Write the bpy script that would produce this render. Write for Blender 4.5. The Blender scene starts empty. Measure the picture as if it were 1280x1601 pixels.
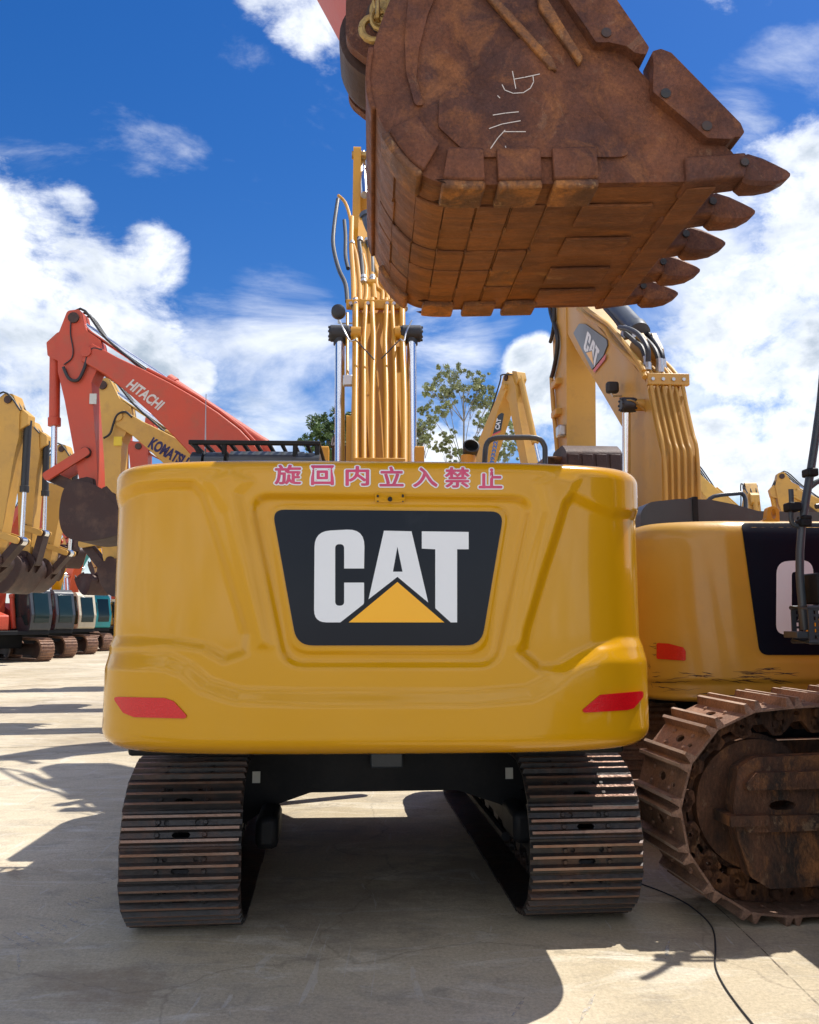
import bpy, math, random
import numpy as np
from mathutils import Vector, Matrix
from mathutils.geometry import delaunay_2d_cdt
from mathutils.bvhtree import BVHTree
random.seed(7)
RAD = math.radians
sc = bpy.context.scene
COL = sc.collection

# ------------------------------------------------------------------ camera
F_PX, CX, CY, HOR, CAM_H = 1350.0, 640.0, 800.5, 967.0, 1.8
PITCH = math.atan((HOR-CY)/F_PX)
cam = bpy.data.cameras.new('camera')
cam.sensor_fit = 'HORIZONTAL'; cam.sensor_width = 36.0
cam.lens = 36.0*F_PX/1280.0
cam.clip_start = 0.05; cam.clip_end = 5000
camo = bpy.data.objects.new('camera', cam); COL.objects.link(camo)
camo.location = (0, 0, CAM_H); camo.rotation_euler = (math.pi/2+PITCH, 0, 0)
sc.camera = camo
sc.view_settings.view_transform = 'Standard'; sc.view_settings.look = 'None'
sc.view_settings.exposure = 0.95; sc.view_settings.gamma = 1.0

# ------------------------------------------------------------------ sun and sky
SUN = Vector((.45, .28, 1.0)).normalized()          # towards the sun
sun = bpy.data.lights.new('sun', 'SUN'); sun.energy = 3.1; sun.angle = RAD(.53); sun.color = (1.0, .955, .88)
suno = bpy.data.objects.new('sun', sun); COL.objects.link(suno)
suno.rotation_euler = (-SUN).to_track_quat('-Z', 'Y').to_euler()
suno.location = (5, 3, 30)

cp, sp = math.cos(PITCH), math.sin(PITCH)
def ray(px, py):
    u = (px-CX)/F_PX; v = (CY-py)/F_PX
    return Vector((u, cp-sp*v, sp+cp*v))

w = bpy.data.worlds.new('World'); sc.world = w; w.use_nodes = True
nt = w.node_tree; N = nt.nodes; L = nt.links; N.clear()
def wn(t, **k):
    n = N.new(t)
    for a, b in k.items(): setattr(n, a, b)
    return n
def wm(op, a, b=None, c=None, clamp=False):
    n = wn('ShaderNodeMath', operation=op, use_clamp=clamp)
    for i, v in enumerate((a, b, c)):
        if v is None: continue
        if isinstance(v, (int, float)): n.inputs[i].default_value = v
        else: L.new(v, n.inputs[i])
    return n.outputs[0]
def mrange(x, a, b, c=0., d=1., smooth=True):
    n = wn('ShaderNodeMapRange'); n.interpolation_type = 'SMOOTHSTEP' if smooth else 'LINEAR'
    L.new(x, n.inputs[0])
    for i, v in enumerate((a, b, c, d)): n.inputs[i+1].default_value = v
    return n.outputs[0]
out = wn('ShaderNodeOutputWorld')
sky = wn('ShaderNodeTexSky'); sky.sky_type = 'NISHITA'; sky.sun_disc = False
sky.sun_elevation = math.asin(SUN.z); sky.sun_rotation = math.atan2(SUN.x, SUN.y)
sky.air_density = 1.0; sky.dust_density = .25; sky.ozone_density = 3.0; sky.altitude = 100
hs = wn('ShaderNodeHueSaturation'); hs.inputs['Saturation'].default_value = 1.38; hs.inputs['Value'].default_value = .90; hs.inputs['Hue'].default_value = .512
L.new(sky.outputs[0], hs.inputs['Color'])
bg1 = wn('ShaderNodeBackground'); bg1.inputs[1].default_value = .074; L.new(hs.outputs[0], bg1.inputs[0])
tc = wn('ShaderNodeTexCoord'); D = tc.outputs['Generated']
def noise(scale, detail, rough, sc3=(1, 1, 1), off=(0, 0, 0), dist=0., lac=2.1):
    mp = wn('ShaderNodeMapping'); mp.inputs['Scale'].default_value = sc3; mp.inputs['Location'].default_value = off
    L.new(D, mp.inputs[0])
    n = wn('ShaderNodeTexNoise'); n.inputs['Scale'].default_value = scale; n.inputs['Detail'].default_value = detail
    n.inputs['Roughness'].default_value = rough; n.inputs['Distortion'].default_value = dist; n.inputs['Lacunarity'].default_value = lac
    L.new(mp.outputs[0], n.inputs['Vector'])
    return n.outputs['Fac']
def blobs(lst):
    tot = None
    for px, py, r, wt in lst:
        d = ray(px, py).normalized()
        n = wn('ShaderNodeVectorMath', operation='DOT_PRODUCT'); L.new(D, n.inputs[0]); n.inputs[1].default_value = d
        a = math.atan(r/F_PX)
        m = mrange(n.outputs['Value'], math.cos(a*1.35), math.cos(a*.25), 0, wt)
        tot = m if tot is None else wm('MAXIMUM', tot, m) if wt > 0 else wm('ADD', tot, m)
    return tot
# heaped white clouds
BACK = []
cum = blobs([(-30, 400, 120, 1), (40, 390, 100, .9), (100, 345, 55, .7), (-20, 520, 200, 1.), (120, 480, 130, 1), (235, 405, 60, .85), (190, 560, 125, 1), (270, 575, 70, .85), (60, 640, 160, 1), (300, 640, 60, .55),
    (480, 15, 70, .85), (515, 80, 42, .65), (430, -40, 70, .9), (860, 620, 75, 1), (840, 570, 50, .85), (900, 680, 80, 1), (1240, 420, 180, .95), (1160, 520, 130, .75), (1280, 300, 90, .7), (1130, 720, 90, 1), (1230, 740, 100, .95), (1300, 560, 90, .85), (760, 690, 60, .7), (700, 720, 60, .75),
    (340, 690, 70, .6), (-320, 340, 260, 1), (-700, 500, 400, 1), (1700, 400, 300, 1), (2300, 200, 400, .8), (640, -900, 300, .8), (1500, -600, 350, .9), (-400, -600, 250, .8)]+BACK)
thin = blobs([(440, 520, 120, .8), (360, 560, 120, .75), (480, 600, 100, .6), (450, 460, 80, .5), (430, 330, 60, .32), (700, 520, 90, .75), (760, 480, 70, .6), (1220, 180, 110, .6), (1180, 240, 90, .5), (1130, 330, 90, .7), (1100, 440, 110, .85), (1200, 600, 190, .8), (420, 690, 110, 1), (640, 660, 130, .5), (960, 640, 90, .8), (1050, 560, 120, .8), (1060, 660, 100, .9),
    (20, 60, 60, .15), (260, 270, 60, .22), (380, 60, 50, .25)])
sepz = wn('ShaderNodeSeparateXYZ'); L.new(D, sepz.inputs[0]); dz = sepz.outputs[2]
n1 = noise(4.6, 12, .64, (1, 1, 1.6), (3.1, 1.7, .4), .35)
n1b = noise(16, 8, .62, (1, 1, 1.3), (8, 2, .4), .3)
nn = wm('ADD', wm('MULTIPLY', n1, .68), wm('MULTIPLY', n1b, .32))
cum = wm('MAXIMUM', cum, mrange(sepz.outputs[1], -.05, -.55, 0, .66))   # unseen bank of cloud added behind the viewer for fill light
dens = wm('ADD', wm('MULTIPLY', wm('SUBTRACT', nn, .5), 3.0), wm('SUBTRACT', cum, .50))
mC = mrange(dens, -.14, .42)
n2 = noise(4.0, 10, .60, (1, 1, 2.6), (5, 2, 7), .5)
hazeb = mrange(dz, .0, .26, .95, 0.)
dth = wm('ADD', wm('MULTIPLY', wm('SUBTRACT', n2, .5), 2.6), wm('SUBTRACT', wm('MAXIMUM', thin, hazeb), .45))
mT = wm('MULTIPLY', mrange(dth, -.15, .75), .82)
mask = wm('MAXIMUM', mC, mT, clamp=True)
# body of the cloud: bright thin edges, greyer thick middle
n3 = noise(7.5, 7, .55, (1, 1, 1.7), (1.3, 4.2, 2), .35)
shade = wm('ADD', mrange(dens, .10, .9, 0., .85), wm('MULTIPLY', wm('SUBTRACT', n3, .49), 3.0))
ccol = wn('ShaderNodeMix', data_type='RGBA')
L.new(wm('MULTIPLY', shade, 1., clamp=True), ccol.inputs[0])
ccol.inputs[6].default_value = (.86, .89, .94, 1); ccol.inputs[7].default_value = (.36, .43, .52, 1)
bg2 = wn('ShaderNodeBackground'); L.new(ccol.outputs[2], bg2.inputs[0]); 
L.new(mrange(sepz.outputs[1], .25, -.35, .70, 1.15), bg2.inputs[1])   # clouds out of view behind the viewer are brightened as added fill
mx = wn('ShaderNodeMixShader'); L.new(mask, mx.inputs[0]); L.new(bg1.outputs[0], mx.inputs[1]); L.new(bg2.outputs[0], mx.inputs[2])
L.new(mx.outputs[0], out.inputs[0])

# ------------------------------------------------------------------ materials
def new_mat(name):
    m = bpy.data.materials.new(name); m.use_nodes = True
    return m, m.node_tree.nodes, m.node_tree.links, m.node_tree.nodes['Principled BSDF']
def mat(name, col, rough=.5, metal=0., dirt=None, damt=.4, dscale=3., bump=.1, bscale=40., coat=0., var=.12, dlo=.5, dhi=.7, stretch=(1, 1, 1), spec=.5, world=False):
    """procedural surface: a base colour with soft tone changes, patches of dirt or wear, and fine bumps"""
    m, n, l, b = new_mat(name)
    co = n.new('ShaderNodeNewGeometry').outputs['Position'] if world else n.new('ShaderNodeTexCoord').outputs['Object']
    mp = n.new('ShaderNodeMapping'); mp.inputs['Scale'].default_value = stretch; l.new(co, mp.inputs[0])
    a = n.new('ShaderNodeTexNoise'); a.inputs['Scale'].default_value = dscale*.45; a.inputs['Detail'].default_value = 5; l.new(mp.outputs[0], a.inputs['Vector'])
    r = n.new('ShaderNodeMapRange'); l.new(a.outputs['Fac'], r.inputs[0]); r.inputs[1].default_value = .3; r.inputs[2].default_value = .7; r.inputs[3].default_value = 1-var; r.inputs[4].default_value = 1+var
    mu = n.new('ShaderNodeMix'); mu.data_type = 'RGBA'; mu.blend_type = 'MULTIPLY'; mu.inputs[0].default_value = 1
    mu.inputs[6].default_value = (*col, 1); l.new(r.outputs[0], mu.inputs[7])
    o = mu.outputs[2]
    rr = n.new('ShaderNodeMapRange'); l.new(a.outputs['Fac'], rr.inputs[0]); rr.inputs[1].default_value = .3; rr.inputs[2].default_value = .7; rr.inputs[3].default_value = max(.02, rough*.8); rr.inputs[4].default_value = min(1, rough*1.25)
    if dirt:
        d = n.new('ShaderNodeTexNoise'); d.inputs['Scale'].default_value = dscale; d.inputs['Detail'].default_value = 10; d.inputs['Roughness'].default_value = .68; l.new(mp.outputs[0], d.inputs['Vector'])
        q = n.new('ShaderNodeMapRange'); l.new(d.outputs['Fac'], q.inputs[0]); q.inputs[1].default_value = dlo; q.inputs[2].default_value = dhi; q.inputs[4].default_value = damt
        mx_ = n.new('ShaderNodeMix'); mx_.data_type = 'RGBA'; l.new(q.outputs[0], mx_.inputs[0]); l.new(o, mx_.inputs[6]); mx_.inputs[7].default_value = (*dirt, 1)
        o = mx_.outputs[2]
    l.new(o, b.inputs['Base Color']); l.new(rr.outputs[0], b.inputs['Roughness'])
    b.inputs['Metallic'].default_value = metal; b.inputs['Specular IOR Level'].default_value = spec
    if coat: b.inputs['Coat Weight'].default_value = coat; b.inputs['Coat Roughness'].default_value = .06
    if bump:
        t = n.new('ShaderNodeTexNoise'); t.inputs['Scale'].default_value = bscale; t.inputs['Detail'].default_value = 6; l.new(mp.outputs[0], t.inputs['Vector'])
        bp = n.new('ShaderNodeBump'); bp.inputs['Strength'].default_value = bump; bp.inputs['Distance'].default_value = .02
        l.new(t.outputs['Fac'], bp.inputs['Height']); l.new(bp.outputs[0], b.inputs['Normal'])
    return m
M = {}
M['yellow'] = mat('glossy_yellow_paint', (.575, .280, .004), .2, coat=.42, spec=.2, var=.045, bump=.03, bscale=3.5, dscale=1.5, dirt=(.50, .30, .06), damt=.15, dlo=.5, dhi=.8)
M['yellow_arm'] = mat('boom_yellow_paint', (.54, .25, .014), .42, var=.07, bump=.03, bscale=15, dscale=2.2, dirt=(.40, .24, .08), damt=.3, dlo=.52, dhi=.75)
M['yellow_old'] = mat('faded_yellow_paint', (.55, .30, .055), .5, var=.1, dirt=(.30, .17, .06), damt=.5, dscale=2.5, dlo=.52, dhi=.74, bump=.08)
M['yellow_scratched'] = mat('worn_yellow_paint', (.56, .30, .03), .38, coat=.2, var=.08, dirt=(.38, .22, .05), damt=.3, dscale=2.5, bump=.05, bscale=20)
M['yellow_komatsu'] = mat('pale_yellow_paint', (.58, .34, .07), .5, var=.1, dirt=(.32, .19, .07), damt=.45, dscale=2.2, bump=.08)
M['orange'] = mat('faded_orange_red_paint', (.50, .062, .026), .5, var=.12, dirt=(.30, .10, .05), damt=.45, dscale=2.4, bump=.08)
M['orange_bright'] = mat('orange_red_paint', (.66, .09, .02), .42, var=.08, dirt=(.30, .10, .05), damt=.3, dscale=2.4, bump=.05)
M['teal'] = mat('teal_paint', (.02, .30, .33), .45, var=.1, dirt=(.1, .2, .2), damt=.3, bump=.05)
M['pale'] = mat('pale_cab_paint', (.55, .50, .38), .5, var=.1, dirt=(.3, .25, .18), damt=.3, bump=.05)
def rust_mat(name, dark, mid, hot, pale, st=(1, 1, 1), hot_amt=.75, seed=0., rough=.6, pale_amt=.5):
    """old bare steel: dark scale, red-brown mid tone, orange rust blooms, pale scraped streaks, pits"""
    m, n, l, b = new_mat(name)
    co = n.new('ShaderNodeTexCoord').outputs['Object']
    def nz(s_, d, r, dist=0., off=0., stt=st):
        mp = n.new('ShaderNodeMapping'); mp.inputs['Scale'].default_value = stt; mp.inputs['Location'].default_value = (off+seed, off*.7+seed, off*1.3); l.new(co, mp.inputs[0])
        t = n.new('ShaderNodeTexNoise'); t.inputs['Scale'].default_value = s_; t.inputs['Detail'].default_value = d; t.inputs['Roughness'].default_value = r; t.inputs['Distortion'].default_value = dist
        l.new(mp.outputs[0], t.inputs['Vector']); return t.outputs['Fac']
    def mr(x, a, b_, c, d):
        r = n.new('ShaderNodeMapRange'); l.new(x, r.inputs[0])
        for i_, v in enumerate((a, b_, c, d)): r.inputs[i_+1].default_value = v
        return r.outputs[0]
    def mix(f, a, c, mode='MIX'):
        x = n.new('ShaderNodeMix'); x.data_type = 'RGBA'; x.blend_type = mode
        if isinstance(f, float): x.inputs[0].default_value = f
        else: l.new(f, x.inputs[0])
        for i_, v in ((6, a), (7, c)):
            if isinstance(v, tuple): x.inputs[i_].default_value = (*v, 1)
            else: l.new(v, x.inputs[i_])
        return x.outputs[2]
    c = mix(mr(nz(2.6, 9, .68, .4), .40, .62, 0, 1), dark, mid)
    c = mix(mr(nz(4.5, 10, .74, .8, 3.), .50, .66, 0, hot_amt), c, hot)
    c = mix(mr(nz(1.6, 6, .6, 1.2, 7.), .54, .66, 0, .7), c, dark)
    c = mix(mr(nz(16, 8, .7, .3, 5.), .60, .72, 0, pale_amt), c, pale)
    c = mix(mr(nz(3., 12, .75, 2.5, 9., (4, .5, .5)), .605, .625, 0, pale_amt*.8), c, pale)
    g_ = mr(nz(70, 6, .75), .3, .7, .62, 1.35); c = mix(1.0, c, g_, 'MULTIPLY')
    l.new(c, b.inputs['Base Color']); l.new(mr(nz(9, 5, .6), .3, .7, rough*.75, min(1, rough*1.35)), b.inputs['Roughness'])
    b.inputs['Metallic'].default_value = .15; b.inputs['Specular IOR Level'].default_value = .35
    h = n.new('ShaderNodeMath'); h.operation = 'ADD'; l.new(nz(22, 10, .72), h.inputs[0]); l.new(nz(90, 4, .7), h.inputs[1])
    bp = n.new('ShaderNodeBump'); bp.inputs['Strength'].default_value = .55; bp.inputs['Distance'].default_value = .012; l.new(h.outputs[0], bp.inputs['Height']); l.new(bp.outputs[0], b.inputs['Normal'])
    return m
M['rust'] = rust_mat('rusty_bucket_steel', (.080, .031, .021), (.175, .062, .029), (.29, .108, .036), (.30, .18, .11), hot_amt=.7, pale_amt=.3)
M['rust_wear'] = rust_mat('scraped_rusty_steel', (.10, .046, .027), (.24, .10, .04), (.46, .18, .04), (.55, .36, .17), hot_amt=.8, seed=3.3, rough=.5, pale_amt=.55)
M['rust_bottom'] = rust_mat('streaked_rusty_steel', (.115, .045, .024), (.215, .083, .032), (.33, .125, .038), (.36, .23, .12), st=(2.2, .5, 1), hot_amt=.6, seed=1.7, rough=.5, pale_amt=.35)
M['rust_tooth'] = rust_mat('worn_tooth_steel', (.05, .026, .02), (.11, .052, .034), (.17, .075, .038), (.24, .16, .11), hot_amt=.5, seed=5.1, rough=.42, pale_amt=.4)
M['bucket_dark'] = mat('dull_brown_bucket_steel', (.046, .023, .020), .6, .2, dirt=(.14, .075, .05), damt=.5, dscale=3, var=.2, bump=.25)
M['track'] = mat('worn_dark_track_steel', (.036, .033, .032), .48, .4, dirt=(.09, .045, .03), damt=.6, dscale=5, var=.3, bump=.3, bscale=35, dlo=.48, dhi=.62, world=True)
M['track_edge'] = mat('polished_grouser_steel', (.27, .18, .135), .42, .45, dirt=(.24, .115, .065), damt=.7, dscale=4, var=.3, bump=.25, bscale=50, dlo=.42, dhi=.6, world=True)
M['track_rust'] = rust_mat('rusty_track_steel', (.17, .10, .07), (.34, .20, .135), (.38, .19, .10), (.50, .38, .29), hot_amt=.5, seed=2.)
M['frame_rust'] = rust_mat('rust_streaked_frame_steel', (.030, .021, .017), (.15, .066, .034), (.36, .15, .05), (.32, .21, .12), st=(1, 1, .5), hot_amt=.7, seed=8.)
M['black'] = mat('black_frame_paint', (.006, .007, .009), .55, spec=.25, var=.1, dirt=(.03, .027, .024), damt=.4, dscale=3, bump=.1)
M['plastic'] = mat('dark_grey_moulded_plastic', (.040, .048, .058), .38, var=.1, bump=.06, bscale=120, dirt=(.09, .10, .11), damt=.25, dscale=4)
M['navy'] = mat('navy_decal', (.0035, .006, .013), .2, spec=.22, var=.08, bump=.015, bscale=6, dirt=(.05, .055, .065), damt=.25, dscale=3, dlo=.6, dhi=.8)
M['white'] = mat('white_decal', (.74, .75, .76), .32, var=.02, bump=.01, dirt=(.45, .46, .47), damt=.25, dscale=4, dlo=.6, dhi=.85)
M['amber'] = mat('amber_decal', (.90, .43, .005), .32, var=.02, bump=.01)
M['pink'] = mat('pink_red_lettering', (.56, .045, .13), .35, var=.14, bump=.02, dscale=14, dirt=(.66, .14, .2), damt=.5)
M['blue_text'] = mat('blue_lettering', (.02, .12, .38), .4, var=.05, bump=0)
M['navy_text'] = mat('navy_lettering', (.02, .02, .09), .4, var=.05, bump=0)
M['text_white'] = mat('off_white_lettering', (.62, .55, .50), .5, var=.05, bump=0)
M['red_stripe'] = mat('red_stripe_decal', (.60, .04, .04), .4, var=.05, bump=0)
M['chrome'] = mat('chrome_rod', (.78, .78, .78), .2, 1., var=.02, bump=0)
M['steel_tube'] = mat('zinc_fitting', (.5, .5, .5), .35, .8, var=.1, bump=.05)
M['hose'] = mat('rubber_hose', (.02, .021, .025), .5, var=.1, bump=.1, bscale=100)
M['glass'] = mat('dark_cab_glass', (.012, .028, .030), .12, var=.05, bump=0, spec=.4)
M['bark'] = mat('pale_bark', (.26, .22, .17), .8, dirt=(.12, .1, .08), damt=.6)
M['leaf_green'] = mat('green_leaves', (.075, .13, .035), .55, var=.45, dscale=.9, dirt=(.11, .15, .045), damt=.7, bump=0)
M['leaf_olive'] = mat('olive_leaves', (.27, .30, .13), .5, var=.45, dscale=.8, dirt=(.16, .16, .07), damt=.7, bump=0)
M['label_white'] = mat('pale_sticker', (.55, .55, .50), .5, var=.05, bump=0)
M['label_yellow'] = mat('yellow_sticker', (.75, .55, .03), .5, var=.05, bump=0)
M['shed'] = mat('blue_grey_cladding', (.16, .24, .32), .6, var=.1, bump=.05)
M['brass'] = mat('worn_brass_coloured_steel', (.42, .27, .09), .4, .6, dirt=(.1, .05, .03), damt=.6, dscale=14, var=.2, bump=.2)
M['grouser'] = mat('worn_highlit_grouser_steel', (.46, .34, .26), .5, .1, dirt=(.24, .14, .09), damt=.7, dscale=5, var=.25, bump=.2, world=True)  # worn grouser tops, with their bright highlights painted in as a pale tone
def reflector_mat():
    m, n, l, b = new_mat('red_reflector_lens')
    co = n.new('ShaderNodeTexCoord').outputs['Object']
    v = n.new('ShaderNodeTexVoronoi'); v.inputs['Scale'].default_value = 140; l.new(co, v.inputs['Vector'])
    r = n.new('ShaderNodeMapRange'); l.new(v.outputs['Distance'], r.inputs[0]); r.inputs[3].default_value = .9; r.inputs[4].default_value = 1.2
    mu = n.new('ShaderNodeMix'); mu.data_type = 'RGBA'; mu.blend_type = 'MULTIPLY'; mu.inputs[0].default_value = 1; mu.inputs[6].default_value = (.55, .006, .010, 1); l.new(r.outputs[0], mu.inputs[7])
    l.new(mu.outputs[2], b.inputs['Base Color']); b.inputs['Roughness'].default_value = .2
    bp = n.new('ShaderNodeBump'); bp.inputs['Strength'].default_value = .3; bp.inputs['Distance'].default_value = .003; l.new(v.outputs['Distance'], bp.inputs['Height']); l.new(bp.outputs[0], b.inputs['Normal'])
    return m
M['reflector'] = reflector_mat()
def concrete():
    m, n, l, b = new_mat('weathered_concrete')
    co = n.new('ShaderNodeNewGeometry').outputs['Position']
    def nz(s, d, r, st=(1, 1, 1), dist=0):
        mp = n.new('ShaderNodeMapping'); mp.inputs['Scale'].default_value = st; l.new(co, mp.inputs[0])
        t = n.new('ShaderNodeTexNoise'); t.inputs['Scale'].default_value = s; t.inputs['Detail'].default_value = d; t.inputs['Roughness'].default_value = r; t.inputs['Distortion'].default_value = dist
        l.new(mp.outputs[0], t.inputs['Vector']); return t.outputs['Fac']
    def mr(x, a, b_, c, d):
        r = n.new('ShaderNodeMapRange'); l.new(x, r.inputs[0])
        for i, v in enumerate((a, b_, c, d)): r.inputs[i+1].default_value = v
        return r.outputs[0]
    def mix(f, a, b_, mode='MIX'):
        x = n.new('ShaderNodeMix'); x.data_type = 'RGBA'; x.blend_type = mode
        if isinstance(f, float): x.inputs[0].default_value = f
        else: l.new(f, x.inputs[0])
        for i, v in ((6, a), (7, b_)):
            if isinstance(v, tuple): x.inputs[i].default_value = (*v, 1)
            else: l.new(v, x.inputs[i])
        return x.outputs[2]
    c = mix(mr(nz(.35, 6, .6), .38, .62, 0, 1), (.44, .365, .245), (.60, .515, .375))
    c = mix(mr(nz(2.2, 8, .7, (1, 1.6, 1), .8), .50, .66, 0, .6), c, (.30, .262, .21))
    c = mix(mr(nz(1.1, 9, .72, (.7, 2.2, 1), 1.5), .53, .68, 0, .75), c, (.70, .65, .54))
    c = mix(mr(nz(.55, 7, .7, (1, 1, 1), .5), .585, .68, 0, .65), c, (.26, .185, .115))
    c = mix(mr(nz(22, 5, .7), .35, .7, 0, 1), (.80, .80, .80), (1.10, 1.10, 1.10)) if False else c
    g = mr(nz(46, 10, .85), .32, .68, .66, 1.28)
    x = n.new('ShaderNodeMix'); x.data_type = 'RGBA'; x.blend_type = 'MULTIPLY'; x.inputs[0].default_value = 1; l.new(c, x.inputs[6]); l.new(g, x.inputs[7]); c = x.outputs[2]
    # old oil and rust stains, each where it was spilt
    for (sx, sy, sr, amt, colr) in ((-1.45, 4.5, .30, .5, (.24, .17, .11)), (-1.75, 4.62, .2, .4, (.26, .19, .12)), (.55, 6.4, .7, .5, (.17, .14, .11)), (-.5, 5.6, .8, .45, (.20, .165, .13)), (1.75, 5.2, .35, .35, (.25, .2, .15)), (-4.2, 13.6, 1.6, .35, (.28, .22, .16)), (-7., 18, 2.5, .4, (.27, .22, .17)), (-2.6, 5.0, .5, .35, (.28, .23, .17))):
        vd = n.new('ShaderNodeVectorMath'); vd.operation = 'DISTANCE'; l.new(co, vd.inputs[0]); vd.inputs[1].default_value = (sx, sy, 0)
        dn = n.new('ShaderNodeMath'); dn.operation = 'MULTIPLY_ADD'; l.new(nz(3.2/sr**.5, 9, .72, (1, 1.7, 1)), dn.inputs[0]); dn.inputs[1].default_value = sr*2.6; l.new(vd.outputs['Value'], dn.inputs[2])
        c = mix(mr(dn.outputs[0], sr*1.75, sr*2.35, amt, 0), c, colr)
    # thin scraped light streaks and hairline cracks
    s1 = nz(1.3, 10, .6, (3.2, .35, 1), 2.5)
    c = mix(mr(s1, .640, .655, 0, .35), c, (.62, .60, .54))
    vo = n.new('ShaderNodeTexVoronoi'); vo.feature = 'DISTANCE_TO_EDGE'; vo.inputs['Scale'].default_value = .33
    wv = n.new('ShaderNodeMapping'); l.new(co, wv.inputs[0])
    ad = n.new('ShaderNodeVectorMath'); ad.operation = 'ADD'; l.new(wv.outputs[0], ad.inputs[0])
    tn = n.new('ShaderNodeTexNoise'); tn.inputs['Scale'].default_value = 1.3; tn.inputs['Detail'].default_value = 6; l.new(co, tn.inputs['Vector']); l.new(tn.outputs['Color'], ad.inputs[1])
    l.new(ad.outputs[0], vo.inputs['Vector'])
    c = mix(mr(vo.outputs['Distance'], .0, .005, .35, 0), c, (.15, .12, .09))
    l.new(c, b.inputs['Base Color']); b.inputs['Roughness'].default_value = .82; b.inputs['Specular IOR Level'].default_value = .3
    bp = n.new('ShaderNodeBump'); bp.inputs['Strength'].default_value = .45; bp.inputs['Distance'].default_value = .015
    l.new(nz(30, 8, .7), bp.inputs['Height']); l.new(bp.outputs[0], b.inputs['Normal'])
    return m
M['concrete'] = concrete()
M['joint'] = mat('dirty_joint_filler', (.10, .075, .055), .9, var=.4, dscale=6, dirt=(.3, .27, .22), damt=.8, dlo=.5, dhi=.6, bump=.2, world=True)
M['scuff'] = mat('pale_scuffed_concrete', (.60, .58, .54), .9, var=.2, dscale=20, dirt=(.40, .38, .34), damt=.95, dlo=.44, dhi=.58, bump=.1, world=True)
def broken(m, scale, lo, hi):
    n, l = m.node_tree.nodes, m.node_tree.links; b = n['Principled BSDF']
    t = n.new('ShaderNodeTexNoise'); t.inputs['Scale'].default_value = scale; t.inputs['Detail'].default_value = 8; t.inputs['Roughness'].default_value = .75
    l.new(n.new('ShaderNodeNewGeometry').outputs['Position'], t.inputs['Vector'])
    r = n.new('ShaderNodeMapRange'); l.new(t.outputs['Fac'], r.inputs[0]); r.inputs[1].default_value = lo; r.inputs[2].default_value = hi; r.inputs[4].default_value = .8; l.new(r.outputs[0], b.inputs['Alpha'])
broken(M['scuff'], 26, .44, .62); broken(M['joint'], 9, .36, .56)

# ------------------------------------------------------------------ object helpers
def link(o, parent=None, **props):
    COL.objects.link(o)
    if parent is not None: o.parent = parent
    for k, v in props.items():
        if v: o[k] = v
    return o
class Root:
    """an Empty at a thing's base, with its place and heading (local +Y is forward, +X right)"""
    def __init__(s, name, label, cat, loc, yaw=0., group=None):
        s.o = bpy.data.objects.new(name, None); s.o.empty_display_size = .3
        s.o.location = loc; s.o.rotation_euler = (0, 0, RAD(yaw))
        link(s.o, None, label=label, category=cat, group=group)
        s.m = Matrix.Translation(Vector(loc)) @ Matrix.Rotation(RAD(yaw), 4, 'Z'); s.i = s.m.inverted()
    def lray(s, px, py):
        o = s.i @ Vector((0, 0, CAM_H)); d = s.i.to_3x3() @ ray(px, py); return o, d
    def LP(s, px, py, lat=0.):
        o, d = s.lray(px, py); t = (lat-o.x)/d.x; p = o+d*t; return (p.y, p.z)
    def LY(s, px, py, y):
        o, d = s.lray(px, py); t = (y-o.y)/d.y; p = o+d*t; return (p.x, p.z)
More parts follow.
